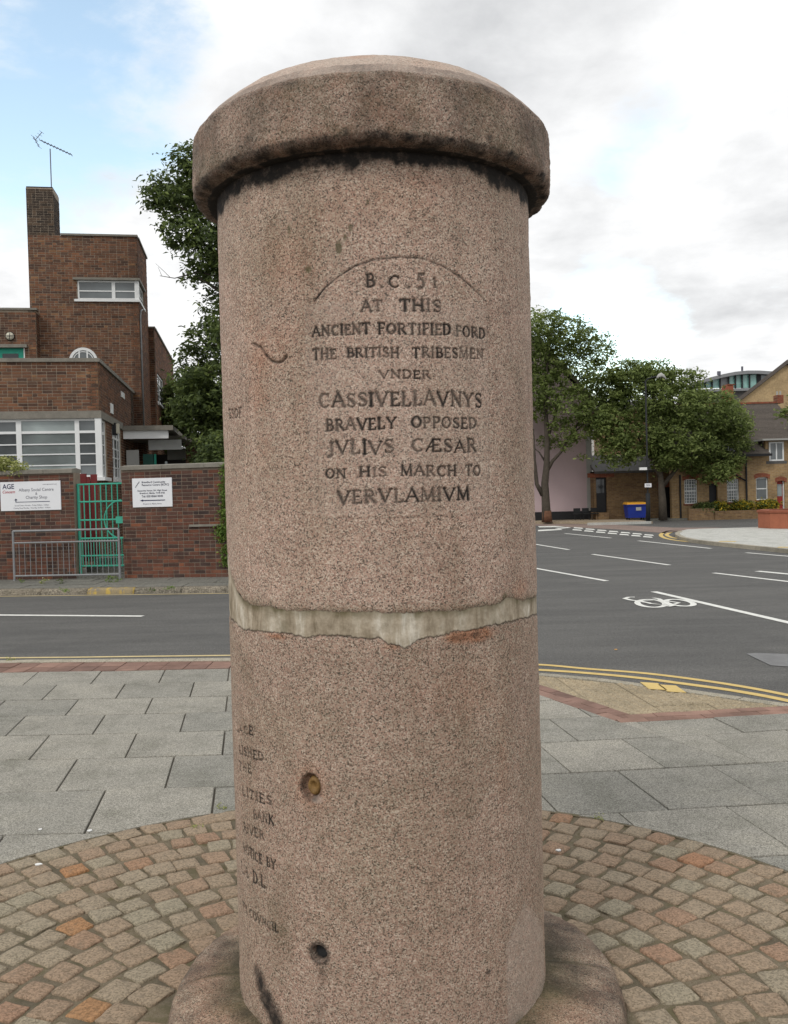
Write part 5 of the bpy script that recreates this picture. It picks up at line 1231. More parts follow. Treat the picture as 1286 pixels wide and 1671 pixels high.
cope_line(chr_, V2, tU+.03, V2, tz+.002, h=.06); cope_line(tU, V2+.26, tU, V3, tz+.002, h=.06)
# tower ribbon window with projecting hood
MB().box((wx0-.12, V2-.09, wzt), (tU+.06, V2+.02, wzt+.07), FR).build('window_hood', 'coping', bld); MB().box((tU-.02, V2+.022, wzt), (tU+.06, wv1+.1, wzt+.07), FR).build('window_hood', 'coping', bld)
MB().box((wx0-.09, V2-.08, wzb-.07), (tU+.05, V2+.02, wzb), FR).build('window_sill', 'white_paint', bld); MB().box((tU-.02, V2+.022, wzb-.07), (tU+.05, wv1, wzb), FR).build('window_sill', 'white_paint', bld)
mu_ = bu(185, 475, V2)[0]
window(bld, BP(wx0, V2+.02, wzb), U, nB, mu_-wx0, wzt-wzb, [], [(.46, .035)], .05); window(bld, BP(mu_, V2+.02, wzb), U, nB, tU-.06-mu_, wzt-wzb, [], [(.46, .035)], .055)
MB().box((tU-.10, V2-.02, wzb), (tU+.02, V2+.10, wzt), FR).build('corner_post', 'white_paint', bld)
window(bld, BP(tU-.03, V2+.11, wzb), Vv, nS, wv1-V2-.11, wzt-wzb, [(.5, .05)], [(.46, .035)], .06)
# arched window
ac, az_ = bu(136.5, 588, V2)[0], 5.99; ar = .41
def halfdisc(r0, r1, y0, y1, name, mat, parent):
    mb = MB(); n = 20
    V = []
    for yy in (y0, y1):
        for i in range(n+1):
            a = pi*i/n
            for r in (r0, r1): V.append(BP(ac+cos(a)*r, V2+yy, az_-.25+ (sin(a)*r if True else 0)))
    m_ = 2*(n+1); Fc = []
    for i in range(n):
        a0 = 2*i; Fc += [(a0, a0+1, a0+3, a0+2), (m_+a0, m_+a0+2, m_+a0+3, m_+a0+1), (a0+1, m_+a0+1, m_+a0+3, a0+3), (a0, a0+2, m_+a0+2, m_+a0)]
    mb.add(V, Fc); return mb.build(name, mat, parent)
ar = .43; az_ = bu(136, 567, V2)[1]-ar+.25-.01
fr_o = halfdisc(ar-.085, ar, -.05, 0, 'window', 'white_paint', bld); fr_o['label'] = 'arched white window above the parapet'
halfdisc(.02, ar-.09, -.022, -.012, 'pane', 'window_glass', fr_o)
for du in (-.12, .12): MB().box((ac+du-.022, V2-.045, az_-.25), (ac+du+.022, V2-.02, az_-.25+sqrt((ar-.08)**2-du*du)), FR).build('glazing_bar', 'white_paint', fr_o)
halfdisc(ar-.14, ar-.115, -.04, -.02, 'glazing_bar', 'white_paint', fr_o)
# upper left block with green door and bulkhead lamp
v4 = V2-.45; ul = bu(58, 503, v4)[0]; uz = bu(30, 506, v4)[1]
dl, dr = bu(-8, 580, v4)[0], bu(39, 580, v4)[0]; dzt = bu(20, 568, v4)[1]
brick_wall(bld, BP(-9, v4), U, 9+ul, zc-.4, uz, openings=[(9+dl, 9+dr, zc-.4, dzt)])
brick_wall(bld, BP(ul, v4), Vv, .46, zc-.4, uz)
MB().box((-9, v4+.25, zc-.4), (ul-.25, v4+5, uz-.1), FR).build('upper_room_core', 'room_dark', bld)
cope_line(-9, v4, ul+.04, v4, uz+.002, h=.06)
dr_o = MB().box((dl, v4+.06, zc-.4), (dr, v4+.11, dzt), FR).build('door', 'door_green', bld); MB().box((dl+.2, v4+.045, zc-.1), (dr-.17, v4+.058, dzt-.16), FR).build('door_pane', 'dark_glass', dr_o)
MB().box((dl-.05, v4-.03, zc-.4), (dl, v4+.1, dzt), FR).build('door_frame', 'white_paint', bld); MB().box((dr, v4-.02, zc-.4), (dr+.03, v4+.1, dzt), FR).build('door_frame', 'white_paint', bld)
MB().box((dl-.3, v4-.14, dzt), (dr+.12, v4+.05, dzt+.10), FR).build('door_hood', 'coping', bld)
lu, lz = bu(17, 549, v4); mb = MB(); c = BP(lu, v4-.02, lz)
def disc(c, r, dep, nrm, X_, mat, name, parent, n=18, dome=.6):
    V = []
    for rr, dd in ((1, 0), (1, .5), (dome, 1.0), (0.01, 1.15)):
        for i in range(n): V.append(c+(X_*cos(2*pi*i/n)+UPV*sin(2*pi*i/n))*r*rr+nrm*dep*dd)
    return MB().add(V, [(k*n+i, k*n+(i+1) % n, (k+1)*n+(i+1) % n, (k+1)*n+i) for k in range(3) for i in range(n)]).build(name, mat, parent, True)
lamp = disc(c, .135, .03, nB, U, 'lead_black', 'bulkhead_lamp', bld); disc(c+nB*.03, .115, .06, nB, U, 'lamp_glass', 'lamp_cover', lamp)
MB().tube([c+nB*.1-U*.12, c+nB*.11+U*.12], .008, 6).build('guard_bar', 'lead_black', lamp); MB().tube([c+nB*.1-UPV*.12, c+nB*.11+UPV*.12], .008, 6).build('guard_bar', 'lead_black', lamp)
# rear wing
rU = bu(252, 560, V3)[0]; rz = bu(246, 536, V3)[1]; rv1 = bv(283, 606, rU)[0]
zlist = bv(283, 606, rU)
rv1 = max(V3+3, min(rv1, V3+9))
wins = []
for (xa, xb, ya, yb) in ((257, 267, 612, 668), (274, 279, 640, 668)):
    va, vb = bv(xa, 640, rU)[0], bv(xb, 640, rU)[0]; wins.append((va-V3, min(vb, V3+8)-V3, 5.0 if xa < 260 else 5.0, 6.0))
zt_ = bv(262, 615, rU)[1]; zb_ = bv(262, 662, rU)[1]
wins = [(a, b, zb_, zt_) for a, b, _, _ in wins]
brick_wall(bld, BP(tU, V3), U, rU-tU, 0, rz)
brick_wall(bld, BP(rU, V3), Vv, rv1-V3, 0, rz, openings=wins)
MB().box((tU+.05, V3+.3, 2.6), (rU-.3, rv1, rz-.1), FR).build('rear_core', 'room_dark', bld)
cope_line(tU, V3, rU+.04, V3, rz+.002, h=.06); cope_line(rU, V3+.26, rU, rv1, rz+.002, h=.06)
for a, b, z0_, z1_ in wins: window(bld, BP(rU-.03, V3+a, z0_), Vv, nS, b-a, z1_-z0_, [(.5, .06)], [(.35, .04), (.7, .04)], .07); MB().box((rU-.02, V3+a-.05, z0_-.07), (rU+.08, V3+b+.05, z0_), FR).build('window_sill', 'white_paint', bld)
# downpipe
mb = MB(); p0 = BP(tU-.12, V2-.05, bu(234, 505, V2)[1]); p1 = BP(tU-.10, V2-.05, 3.65)
dpp = [BP(tU+.05, V2+.6, 7.72), BP(tU+.05, V2+.12, 7.6), BP(tU+.035, V2+.06, 7.4), BP(tU+.035, V2+.06, 3.7)]; MB().tube(dpp, .026, 8).build('downpipe', 'grey_metal', bld, True)
# bare creeper stems on the side wall
for k_ in range(3):
    pts = []; v_ = 6.3-.18*k_
    for i in range(12): pts.append(BP(.03, v_+random.uniform(-.09, .09), 3.5+i*.13))
    MB().tube(pts, .012, 5).build('creeper_stem', 'bark', bld)
# entrance canopy
cv = 4.0; cz0 = 3.50
ca = bu(275, 708, cv)[0]; cb = bu(283, 692, cv)[0]
MB().box((.01, cv-.15, 3.58), (cb, cv+3.6, 3.72), FR).build('canopy_slab', 'coping', bld)
MB().box((.02, cv-.06, bu(240, 716, cv)[1]), (ca, cv+.0, bu(240, 702, cv)[1]), FR).build('canopy_fascia', 'white_paint', bld)
c2 = bu(296, 720, cv+1.0)[0]
MB().box((.6, cv+1.0, 3.08), (c2, cv+1.06, 3.38), FR).build('canopy_fascia', 'white_paint', bld); MB().box((.01, cv+1.0, 3.40), (c2+.1, cv+4.2, 3.50), FR).build('canopy_slab', 'coping', bld)
MB().box((1.0, cv+2.6, 2.85), (c2+.5, cv+2.66, 3.2), FR).build('canopy_fascia', 'pale_soffit', bld)
MB().box((.01, cv+4.3, 0), (4.2, cv+4.5, 3.1), FR).build('porch_wall', 'room_dark', bld)
pv = cv+2.2; pl, pr_ = bu(303, 740, pv)[0], bu(322, 740, pv)[0]
brick_wall(bld, BP(pl, pv), U, pr_-pl, 0, bu(310, 722, pv)[1]); brick_wall(bld, BP(pr_, pv), Vv, 1.2, 0, bu(310, 722, pv)[1]); MB().box((c2-.2, pv-.3, bu(310, 722, pv)[1]), (pr_+.1, pv+1.6, bu(310, 722, pv)[1]+.12), FR).build('canopy_slab', 'coping', bld)
MB().box((.05, cv+.25, 0), (.40, cv+.30, 3.05), FR).build('porch_panel', 'pale_soffit', bld)
MB().box((.45, cv+.8, 0), (.75, cv+.85, 2.95), FR).build('porch_door', 'deep_green', bld); MB().box((.77, cv+.8, 0), (.83, cv+.86, 2.95), FR).build('door_frame', 'door_green', bld)
MB().add([BP(a, b, z_) for a, z_ in ((1.02, 2.0), (1.22, 2.0), (1.16, 2.72), (1.10, 2.72)) for b in (cv+.6, cv+.62)], [(0, 2, 4, 6), (1, 7, 5, 3), (0, 1, 3, 2), (2, 3, 5, 4), (4, 5, 7, 6), (6, 7, 1, 0)]).build('porch_glass', 'frosted_glass', bld)
for q in (1.7, 2.1, 2.45): MB().box((q, cv+3.0, 0), (q+.05, cv+3.05, 2.9), FR).build('porch_mullion', 'pale_soffit', bld)
# tv aerial on the chimney
ar0 = BP(bu(85, 303, V2+.2)[0]-.02, V2+.2, chz); az0 = bu(84, 243, V2+.2)[1]
ae = thing('tv_aerial', ar0, 'thin television aerial on a mast above the brick chimney', 'aerial')
MB().tube([ar0, (ar0.x, ar0.y, az0)], .018, 6).build('mast', 'aerial_metal', ae)
b0, b1 = bu(66, 232, V2+.2), bu(114, 246, V2+.2); A0 = BP(b0[0], V2+.0, b0[1]); A1 = BP(b1[0], V2+.55, b1[1])
MB().tube([A0, A1], .012, 6).build('boom', 'aerial_metal', ae)
for i in range(10):
    c = A0.lerp(A1, .12+i*.095); MB().tube([c-Vv*.09-U*.02+UPV*.012, c+Vv*.09+U*.02-UPV*.012], .011, 5).build('element', 'aerial_metal', ae)
for (q0, q1) in (((56, 226), (66, 243)), ((60, 231), (70, 219))):
    a = bu(*q0, V2+.2); b = bu(*q1, V2+.2); MB().tube([BP(a[0], V2+.05, a[1]), BP(b[0], V2+.05, b[1])], .011, 5).build('reflector_bar', 'aerial_metal', ae)
    for i in range(4):
        c = BP(a[0], V2+.05, a[1]).lerp(BP(b[0], V2+.05, b[1]), i/3); MB().tube([c-Vv*.12-U*.04, c+Vv*.12+U*.04], .005, 4).build('element', 'aerial_metal', ae)

# ------------------------------------------------------------------ foliage
def crown(name, blobs, n, size, mat, parent, seed=1, droop=.2, shell=.55):
    """leaf-sized folded faces gathered in clumps over overlapping lumps: blobs=(centre, rx, ry, rz)"""
    rg = np.random.default_rng(seed); vol = np.array([b[1]*b[2]*b[3] for b in blobs])**.67; pr = vol/vol.sum(); V = []; Fc = []
    ncl = max(1, n//14); pick = rg.choice(len(blobs), ncl, p=pr)
    verts = []; 
    for ci in pick:
        c, rx, ry, rz = blobs[ci]; d = rg.normal(size=3); d /= np.linalg.norm(d)+1e-9; r = (shell+(1-shell)*rg.random())**.8 if rg.random() < .75 else rg.random()**.5
        p = np.array(c)+d*np.array([rx, ry, rz])*r; cs = size*rg.uniform(.9, 2.1)
        k = 14; L = p+rg.normal(size=(k, 3))*cs*np.array([1, 1, .6]); nrm = rg.normal(size=(k, 3))*.8+np.array([0, 0, 1.3])+d*.6+np.array([0, -.3, 0]); nrm /= np.linalg.norm(nrm, axis=1)[:, None]
        t = np.cross(nrm, rg.normal(size=(k, 3))); t /= np.linalg.norm(t, axis=1)[:, None]+1e-9; b = np.cross(nrm, t); s = size*rg.uniform(.6, 1.35, size=(k, 1))
        q = np.stack([L-t*s*.9, L+b*s*.42+nrm*s*.12, L+t*s*.95-nrm*s*droop, L-b*s*.42+nrm*s*.12], 1); verts.append(q)
    q = np.concatenate(verts).reshape(-1, 3); m_ = len(q)//4
    me = bpy.data.meshes.new(name); me.vertices.add(len(q)); me.vertices.foreach_set('co', q.astype(np.float32).ravel())
    i = np.arange(m_)*4; tri = np.stack([i, i+1, i+2, i, i+2, i+3], 1).astype(np.int32).ravel()
    me.loops.add(len(tri)); me.loops.foreach_set('vertex_index', tri); me.polygons.add(m_*2); me.polygons.foreach_set('loop_start', np.arange(0, len(tri), 3, dtype=np.int32)); me.update(calc_edges=True)
    me.materials.append(M[mat]); o = bpy.data.objects.new(name, me); attach(o, parent); return o
def limbs(name, segs, parent, mat='bark'):
    mb = MB()
    for pts, r0, r1 in segs: mb.tube(pts, r0, 8, r1)
    return mb.build(name, mat, parent, True)
def at(px, py, Y): return atd(px, py, Y)
# tall tree behind the right boundary wall
TY = 26.0
t1 = thing('broadleaf_tree', at(392, 900, TY)*1.0, 'tall dark leafed tree rising behind the wall and pillar at left', 'tree'); t1.location.z = 0
def PB(lst, Y, sy=1.0):
    out = []
    for (px, py, rx, rz) in lst:
        c = at(px, py, Y+random.uniform(-.8, .8)); out.append(((c.x, c.y, c.z), rx*Y/F, max(rx, rz)*Y/F*sy, rz*Y/F))
    return out
blobs = PB([(310, 262, 34, 26), (272, 312, 32, 26), (296, 330, 40, 40), (345, 300, 50, 60), (252, 326, 18, 14), (300, 380, 38, 34), (340, 400, 46, 50), (318, 455, 26, 14), (345, 440, 30, 30),
            (352, 500, 26, 30), (350, 545, 34, 26), (320, 548, 26, 8), (330, 590, 40, 26), (300, 570, 20, 8), (310, 610, 34, 16), (345, 640, 50, 40), (320, 660, 42, 40), (345, 700, 40, 40), (340, 740, 34, 30),
            (410, 300, 70, 80), (430, 420, 90, 90), (430, 560, 90, 100), (420, 700, 90, 80), (480, 360, 80, 90), (520, 500, 70, 100)], TY, .9)
crown('crown', blobs, 48000, .09, 'leaf_dark', t1, 3, shell=.7)
tb = at(430, 900, TY); tb.z = 0
sg_ = [([tb, at(425, 760, TY), at(405, 600, TY), at(385, 450, TY), at(370, 330, TY)], .30, .06)]
for (pa, pb_) in (((410, 640), (300, 600)), ((405, 600), (330, 560)), ((395, 520), (320, 450)), ((385, 450), (300, 380)), ((380, 400), (265, 325)), ((372, 350), (305, 270)), ((415, 700), (330, 670))):
    a, b = at(*pa, TY), at(*pb_, TY); sg_.append(([a, a.lerp(b, .5)+UPV*.2, b], .08, .015))
limbs('trunk', sg_, t1)
bb = at(350, 450, TY-.5); mb = MB(); mb.tube([bb, at(325, 444, TY-.5), at(300, 450, TY-.5), at(285, 454, TY-.5), at(261, 450, TY-.5)], .03, 5, .008); mb.tube([at(277, 452, TY-.5), at(268, 443, TY-.5), at(254, 430, TY-.5)], .010, 4, .005); mb.tube([at(264, 450, TY-.5), at(258, 436, TY-.5)], .008, 4, .004)
mb.build('bare_branch', 'bark', t1)
t2 = thing('garden_tree', at(300, 870, 33), 'lighter green tree glimpsed between the building and the dark tree', 'tree'); t2.location.z = 0
crown('crown', PB([(300, 650, 30, 34), (290, 690, 26, 30), (330, 640, 34, 30), (350, 700, 40, 50), (270, 720, 30, 26)], 33), 9000, .12, 'leaf_mid', t2, 5)
limbs('trunk', [([at(310, 880, 33)*1, at(308, 700, 33)], .14, .06)], t2)
hd_ = thing('garden_hedge', at(330, 800, 22), 'dark hedge shrub filling the garden behind the right hand wall', 'shrub'); hd_.location.z = 0
crown('leaves', PB([(345, 770, 26, 40), (350, 730, 22, 26), (370, 790, 40, 60)], 22.5), 6000, .07, 'leaf_dark', hd_, 6)
limbs('stems', [([at(350, 900, 22.5)*1, at(348, 760, 22.5)], .05, .02)], hd_)
# ivy hanging over the right wall
iv = thing('climbing_ivy', wall_pt(364), 'bright green ivy hanging down the wall beside the pillar', 'climbing plant')
def on_w(px, py, off): 
    r_ = ray(px, py); t = (18.3-.15*6)/(r_.y+.15*r_.x); return CE+r_*t+wn*off
def wblob(lst, off): return [((lambda c: (c.x, c.y, c.z))(on_w(px, py, off)), rx*.0124, .07, rz*.0124) for px, py, rx, rz in lst]
crown('leaves', wblob([(369, 770, 7, 14), (368, 800, 7, 20), (370, 830, 8, 20), (362, 868, 9, 14), (368, 850, 9, 20), (368, 890, 8, 18), (370, 912, 6, 12)], .06), 2400, .030, 'leaf_bright', iv, 8)
MB().tube([on_w(370, 925, .03), on_w(367, 860, .04), on_w(370, 790, .03), on_w(369, 762, .03)], .012, 5).build('stem', 'bark', iv)
# pale bush above the left wall
pb = thing('pale_shrub', on_w(15, 900, -.9), 'pale yellow green bush spilling over the left end of the wall', 'shrub'); pb.location.z = 0
blo = wblob([(8, 762, 22, 9), (28, 765, 18, 8), (40, 770, 9, 4), (-14, 756, 26, 14), (12, 775, 5, 8), (4, 750, 10, 8)], -.12)
blo = [(c, rx, .28, rz) for c, rx, _, rz in blo]
crown('leaves', blo, 1900, .036, 'leaf_pale', pb, 9); limbs('stems', [([on_w(5, 905, -.7), on_w(8, 765, -.2)], .02, .01)], pb)
# weeds
def weed(name, px, py, n, sz, mat, lb, grp='weeds growing along the far kerb', h=.12, yellow=False):
    c = gnd(px, py, 0.0); w_ = thing(name, c, lb, 'weed', grp)
    crown('leaves', [((c.x, c.y, h*.45), .10, .05, h*.5)], n, sz, mat, w_, int(px)); MB().tube([c, (c.x, c.y, h*.7)], .004, 4).build('stem', 'leaf_bright', w_)
    if yellow: crown('flowers', [((c.x, c.y, h*.95), .10, .05, .05)], 28, .022, 'flower_yellow', w_, int(px)+1)
weed('weed', 40, 942, 60, .022, 'leaf_bright', 'yellow flowered weed at the foot of the wall under the rail\'s left end', h=.22, yellow=True)
weed('weed', 55, 940, 60, .022, 'leaf_bright', 'taller yellow flowered weed beside the rail\'s third bar', h=.30, yellow=True)
weed('weed', 33, 951, 50, .018, 'leaf_bright', 'low green weed at the foot of the rail\'s left post', h=.10)
weed('weed', 68, 953, 70, .020, 'leaf_pale', 'pale tuft of weed behind the kerb under the rail', h=.12)
weed('weed', 101, 953, 60, .018, 'leaf_dark', 'dark brownish tuft of weed on the kerb joint', h=.10)
weed('weed', 106, 966, 60, .018, 'leaf_bright', 'small green weed in the gutter left of the yellow kerb stone', h=.06)
weed('weed', 178, 950, 90, .022, 'leaf_bright', 'green tuft of weed by the rail\'s right post, on the inner side', h=.20)
weed('weed', 192, 950, 60, .020, 'leaf_bright', 'green tuft of weed just outside the rail\'s right post', h=.14)
weed('weed', 244, 965, 50, .016, 'leaf_dark', 'sparse weed in the gutter under the square sign', h=.05)
weed('weed', 280, 962, 70, .018, 'leaf_bright', 'low green weed spreading over the kerb right of the sign', h=.06)
weed('weed', 160, 915, 90, .03, 'leaf_mid', 'leafy weed on the steps behind the green gate', h=.35)
for i, (px, py) in enumerate(((16, 1078), (360, 1319), (322, 1350), (975, 1336))):
    c = gnd(px, py, 0); w_ = thing('moss_tuft', c, ('tiny weed at the near kerb at far left', 'moss clump at the cobble edge left of the pillar', 'moss clump between cobbles left of the pillar', 'moss clump at the cobble edge right of the pillar')[i], 'moss')
    crown('leaves', [((c.x, c.y, .006), .035 if i else .07, .02, .008)], 60, .006 if i else .012, 'leaf_pale', w_, i)

# ------------------------------------------------------------------ far right street
FX = 44.0
def fz_(px, py, Y=FX): return atd(px, py, Y)
def fbox(name, px0, py0, px1, py1, Y, depth, mat, parent, zb=None):
    """box whose front face spans the picture rectangle at distance Y"""
    a, b = atd(px0, (py0+py1)/2, Y), atd(px1, (py0+py1)/2, Y); z1 = atd((px0+px1)/2, py0, Y).z; z0 = atd((px0+px1)/2, py1, Y).z if zb is None else zb
    return MB().box((a.x, Y, z0), (b.x, Y+depth, z1)).build(name, mat, parent)
AX = Vector((1, 0, 0)); NF = Vector((0, -1, 0))
# pink rendered gable house
pk = thing('pink_house', fz_(915, 848, 46), 'tall pink rendered gable wall with a black painted base, behind the first street tree', 'house'); pk.location.z = 0
xl, xr = atd(820, 800, 46).x, atd(966.5, 800, 46).x; zp = atd(920, 834.5, 46).z; zt = atd(960, 660, 46).z; zap = atd(890, 560, 46).z; xm = atd(880, 600, 46).x
MB().extr([(xl, 46, zp), (xr, 46, zp), (xr, 46, zt), (xm, 46, zap), (xl, 46, zap-.5)], (0, 9, 0)).build('wall', 'pink_render', pk)
MB().box((xl, 45.97, -.1), (xr+.01, 54.9, zp)).build('plinth', 'black_paint', pk)
MB().extr([(xr-.28, 45.96, zp), (xr+.01, 45.96, zp), (xr+.01, 45.96, zt), (xr-.28, 45.96, zt+.1)], (0, .03, 0)).build('corner_trim', 'pale_soffit', pk)
MB().extr([(xl, 45.8, zap-.4), (xm, 45.8, zap+.1), (xr+.2, 45.8, zt+.05), (xr+.2, 45.8, zt+.25), (xm, 45.8, zap+.35), (xl, 45.8, zap-.1)], (0, 9.3, 0)).build('roof', 'roof_tile', pk)
# bench in front of it
be = thing('street_bench', fz_(955, 848, 45), 'row of dark bench seats in front of the pink wall', 'bench'); be.location.z = 0
z0b = 0
for i, px in enumerate((941.5, 955.5, 969.5)):
    c = atd(px, 836, 45); MB().box((c.x-.17, 45, .38), (c.x+.17, 45.04, .60)).build('backrest', 'dark_metal', be); MB().box((c.x-.18, 44.7, .30), (c.x+.18, 45.0, .34)).build('seat', 'dark_metal', be)
    for q in (-.14, .14): MB().box((c.x+q-.015, 44.8, 0), (c.x+q+.015, 44.84, .30)).build('leg', 'dark_metal', be)
# low brick outbuilding
ob_ = thing('brick_outbuilding', fz_(1030, 848, 45.2), 'low dark brick outbuilding between the pink house and the terrace', 'building'); ob_.location.z = 0
Y = 45.2; zo = fz_(1030, 768, Y).z
xa, xb = xr+.02, fz_(1108, 800, FX).x; da, db = fz_(969, 800, Y).x, fz_(990, 800, Y).x; dz = fz_(980, 779, Y).z
ga, gb2 = fz_(1076, 800, Y).x, fz_(1095, 800, Y).x; gz = fz_(1085, 795, Y).z
mb = MB()
for (a, b, z0_) in ((xa, da, -.1), (da, db, dz), (db, ga, -.1), (ga, gb2, gz), (gb2, xb, -.1)): mb.box((a, Y, z0_), (b, Y+4, zo))
mb.build('wall', 'dark_stock_brick', ob_)
d1 = MB().box((da, Y+.15, .35), (db, Y+.2, dz)).build('door', 'black_paint', ob_); MB().box((da+.1, Y+.13, dz-.8), (db-.1, Y+.148, dz-.1)).build('door_pane', 'dark_glass', d1)
MB().box((da, Y-.4, 0), (db, Y+.2, .35)).build('step', 'dark_stock_brick', ob_)
MB().box((da-.3, Y-.01, dz), (db+.4, Y+.05, dz+.22)).build('lintel', 'red_far_brick', ob_)
MB().box((ga, Y+.2, 0), (gb2, Y+.25, gz)).build('gate', 'black_paint', ob_); MB().box((ga-.1, Y-.01, gz), (gb2+.1, Y+.05, gz+.25)).build('lintel', 'red_far_brick', ob_)
MB().add([(xa-.1, Y-.25, zo), (xb, Y-.25, zo), (xb, Y+2.2, zo+.9), (xa-.1, Y+2.2, zo+.9), (xa-.1, Y-.25, zo-.12), (xb, Y-.25, zo-.12), (xb, Y+2.2, zo+.7), (xa-.1, Y+2.2, zo+.7)], [(0, 1, 2, 3), (7, 6, 5, 4), (0, 4, 5, 1), (1, 5, 6, 2), (2, 6, 7, 3), (3, 7, 4, 0)]).build('roof', 'roof_slate', ob_)
hw = thing('pale_house', fz_(976, 860, 62), 'sliver of a pale white house wall behind the trees', 'house'); hw.location.z = 0
fbox('wall', 966, 690, 981, 850, 62, 6, 'white_paint', hw, zb=0); fbox('window', 970, 715, 976, 730, 61.97, .02, 'dark_glass', hw); fbox('wall', 981, 660, 1100, 850, 60, 6, 'dark_stock_brick', hw, zb=0); fbox('roof', 960, 655, 1100, 668, 59.8, 6, 'roof_slate', hw)
# terrace of yellow brick houses
te = thing('terrace_house', fz_(1190, 848), 'yellow brick terrace with brown tiled roof, white windows and brick arches', 'house'); te.location.z = 0
xa = fz_(1096, 800).x; xe = fz_(1330, 800).x; ze = fz_(1230, 741).z; zri = 0
WN = [(1117, 1138, 782, 822), (1186.5, 1206, 781, 819.5), (1234, 1253.5, 779, 816)]; DN = [(1157, 1171, 789, 850), (1268, 1281, 785, 850)]; UN = [(1256, 1280, 721, 752), (1180, 1200, 724, 755), (1120, 1140, 727, 758)]
op = []
for (a, b, c_, d_) in WN+DN+UN[:1]+UN[1:]:
    op.append((fz_(a, 800).x, fz_(b, 800).x, max(-.1, fz_((a+b)/2, d_).z), fz_((a+b)/2, c_).z))
zwall = fz_(1230, 741).z
def wallgrid(x0, x1, z0, z1, ops, Y, thick, mat, parent, name='wall'):
    us = sorted(set([x0, x1]+[max(x0, min(x1, o[i])) for o in ops for i in (0, 1)])); zs = sorted(set([z0, z1]+[max(z0, min(z1, o[i])) for o in ops for i in (2, 3)])); mb = MB()
    for a, b in zip(us, us[1:]):
        for c_, d_ in zip(zs, zs[1:]):
            if any(o[0] < (a+b)/2 < o[1] and o[2] < (c_+d_)/2 < o[3] for o in ops): continue
            if b-a > 1e-4 and d_-c_ > 1e-4: mb.box((a, Y, c_), (b, Y+thick, d_))
    return mb.build(name, mat, parent)
wallgrid(xa, xe, -.1, zwall, op, FX, .3, 'yellow_stock_brick', te)
MB().box((xa, FX+2.5, 0), (xe, FX+2.6, zwall)).build('inner_wall', 'room_dark', te)
for i, o in enumerate(op[:3]):
    w_, h_ = o[1]-o[0], o[3]-o[2]
    if i < 2: window(te, Vector((o[0], FX+.08, o[2])), AX, NF, w_, h_, [(.2, .018), (.4, .018), (.6, .018), (.8, .018)], [(.12, .018), (.25, .018), (.38, .018), (.52, .05), (.66, .018), (.78, .018), (.90, .018)], .045)
    else: window(te, Vector((o[0], FX+.08, o[2])), AX, NF, w_, h_, [], [(.5, .05)], .05)
    MB().box((o[0]-.06, FX-.04, o[2]-.08), (o[1]+.06, FX+.05, o[2])).build('window_sill', 'red_far_brick', te)
for o in op[:5]:
    n = 10; ctrx = (o[0]+o[1])/2; hw_ = (o[1]-o[0])/2+.08; V = []
    for yy in (FX-.015, FX+.06):
        for i in range(n+1):
            t = -1+2*i/n; zz = o[3]+.04-(.10*t*t)+.0; V += [(ctrx+t*hw_, yy, zz-.02), (ctrx+t*hw_*1.08, yy, zz+.19)]
    m_ = 2*(n+1); Fc = []
    for i in range(n): a0 = 2*i; Fc += [(a0, a0+2, a0+3, a0+1), (m_+a0, m_+a0+1, m_+a0+3, m_+a0+2), (a0+1, a0+3, m_+a0+3, m_+a0+1), (a0, m_+a0, m_+a0+2, a0+2)]
    MB().add(V, Fc).build('brick_arch', 'red_far_brick', te)
for i, o in enumerate(op[3:5]):
    d1 = MB().box((o[0], FX+.18, 0), (o[1]-.0, FX+.23, o[3])).build('door', ('black_paint', 'red_paint')[i], te, label=('black front door', 'red front door')[i])
    if i: MB().box((o[0]+.08, FX+.17, o[3]-.75), (o[1]-.08, FX+.178, o[3]-.15)).build('door_pane', 'frosted_glass', d1); MB().box((o[1]-.05, FX+.1, 0), (o[1], FX+.17, o[3])).build('door_frame', 'white_paint', te)
for o in op[5:]:
    window(te, Vector((o[0], FX-.02, o[2])), AX, NF, o[1]-o[0], o[3]-o[2], [(.5, .06)], [], .07)
# upper dormer part above the eaves
o = op[5]; MB().box((o[0]-.15, FX+.05, zwall), (xe, FX+1.2, fz_(1260, 719).z)).build('dormer_wall', 'yellow_stock_brick', te) if False else None
zc2 = fz_(1260, 719).z; MB().box((fz_(1250, 740).x, FX+.04, zwall), (xe, FX+.25, zc2)).build('dormer_wall', 'yellow_stock_brick', te); MB().box((fz_(1240, 719).x, FX-.35, zc2), (xe, FX+1.6, zc2+.08)).build('dormer_roof', 'pale_soffit', te)
MB().box((o[0]-.15, FX-.01, o[2]-.14), (o[1]+.15, FX+.05, o[2]-.001)).build('window_ledge', 'roof_slate', te)
# roof of small tile courses
zr2 = fz_(1240, 659, FX+4.2).z; ry = 4.2; n = 40; xr0 = xa-.2; xr1 = xe
pz = lambda t: zwall-.05+(zr2-zwall+.05)*t
for i in range(n):
    t0, t1 = i/n, (i+1)/n; y0, y1 = FX-.35+(ry+.35)*t0, FX-.35+(ry+.35)*t1
    x1c = xr1 if pz(t0) > fz_(1260, 719).z else fz_(1253, 740).x
    MB().add([(xr0, y0, pz(t0)+.05), (x1c, y0, pz(t0)+.05), (x1c, y1, pz(t1)), (xr0, y1, pz(t1)), (xr0, y0, pz(t0)), (x1c, y0, pz(t0))], [(0, 1, 2, 3), (4, 5, 1, 0)]).build('tile_course', 'roof_tile', te)
MB().box((xr0, FX+ry-.12, zr2), (xr1, FX+ry+.12, zr2+.10)).build('ridge', 'red_far_brick', te)
MB().box((xr0, FX-.45, zwall-.12), (fz_(1254, 740).x, FX-.33, zwall)).build('gutter', 'black_paint', te)
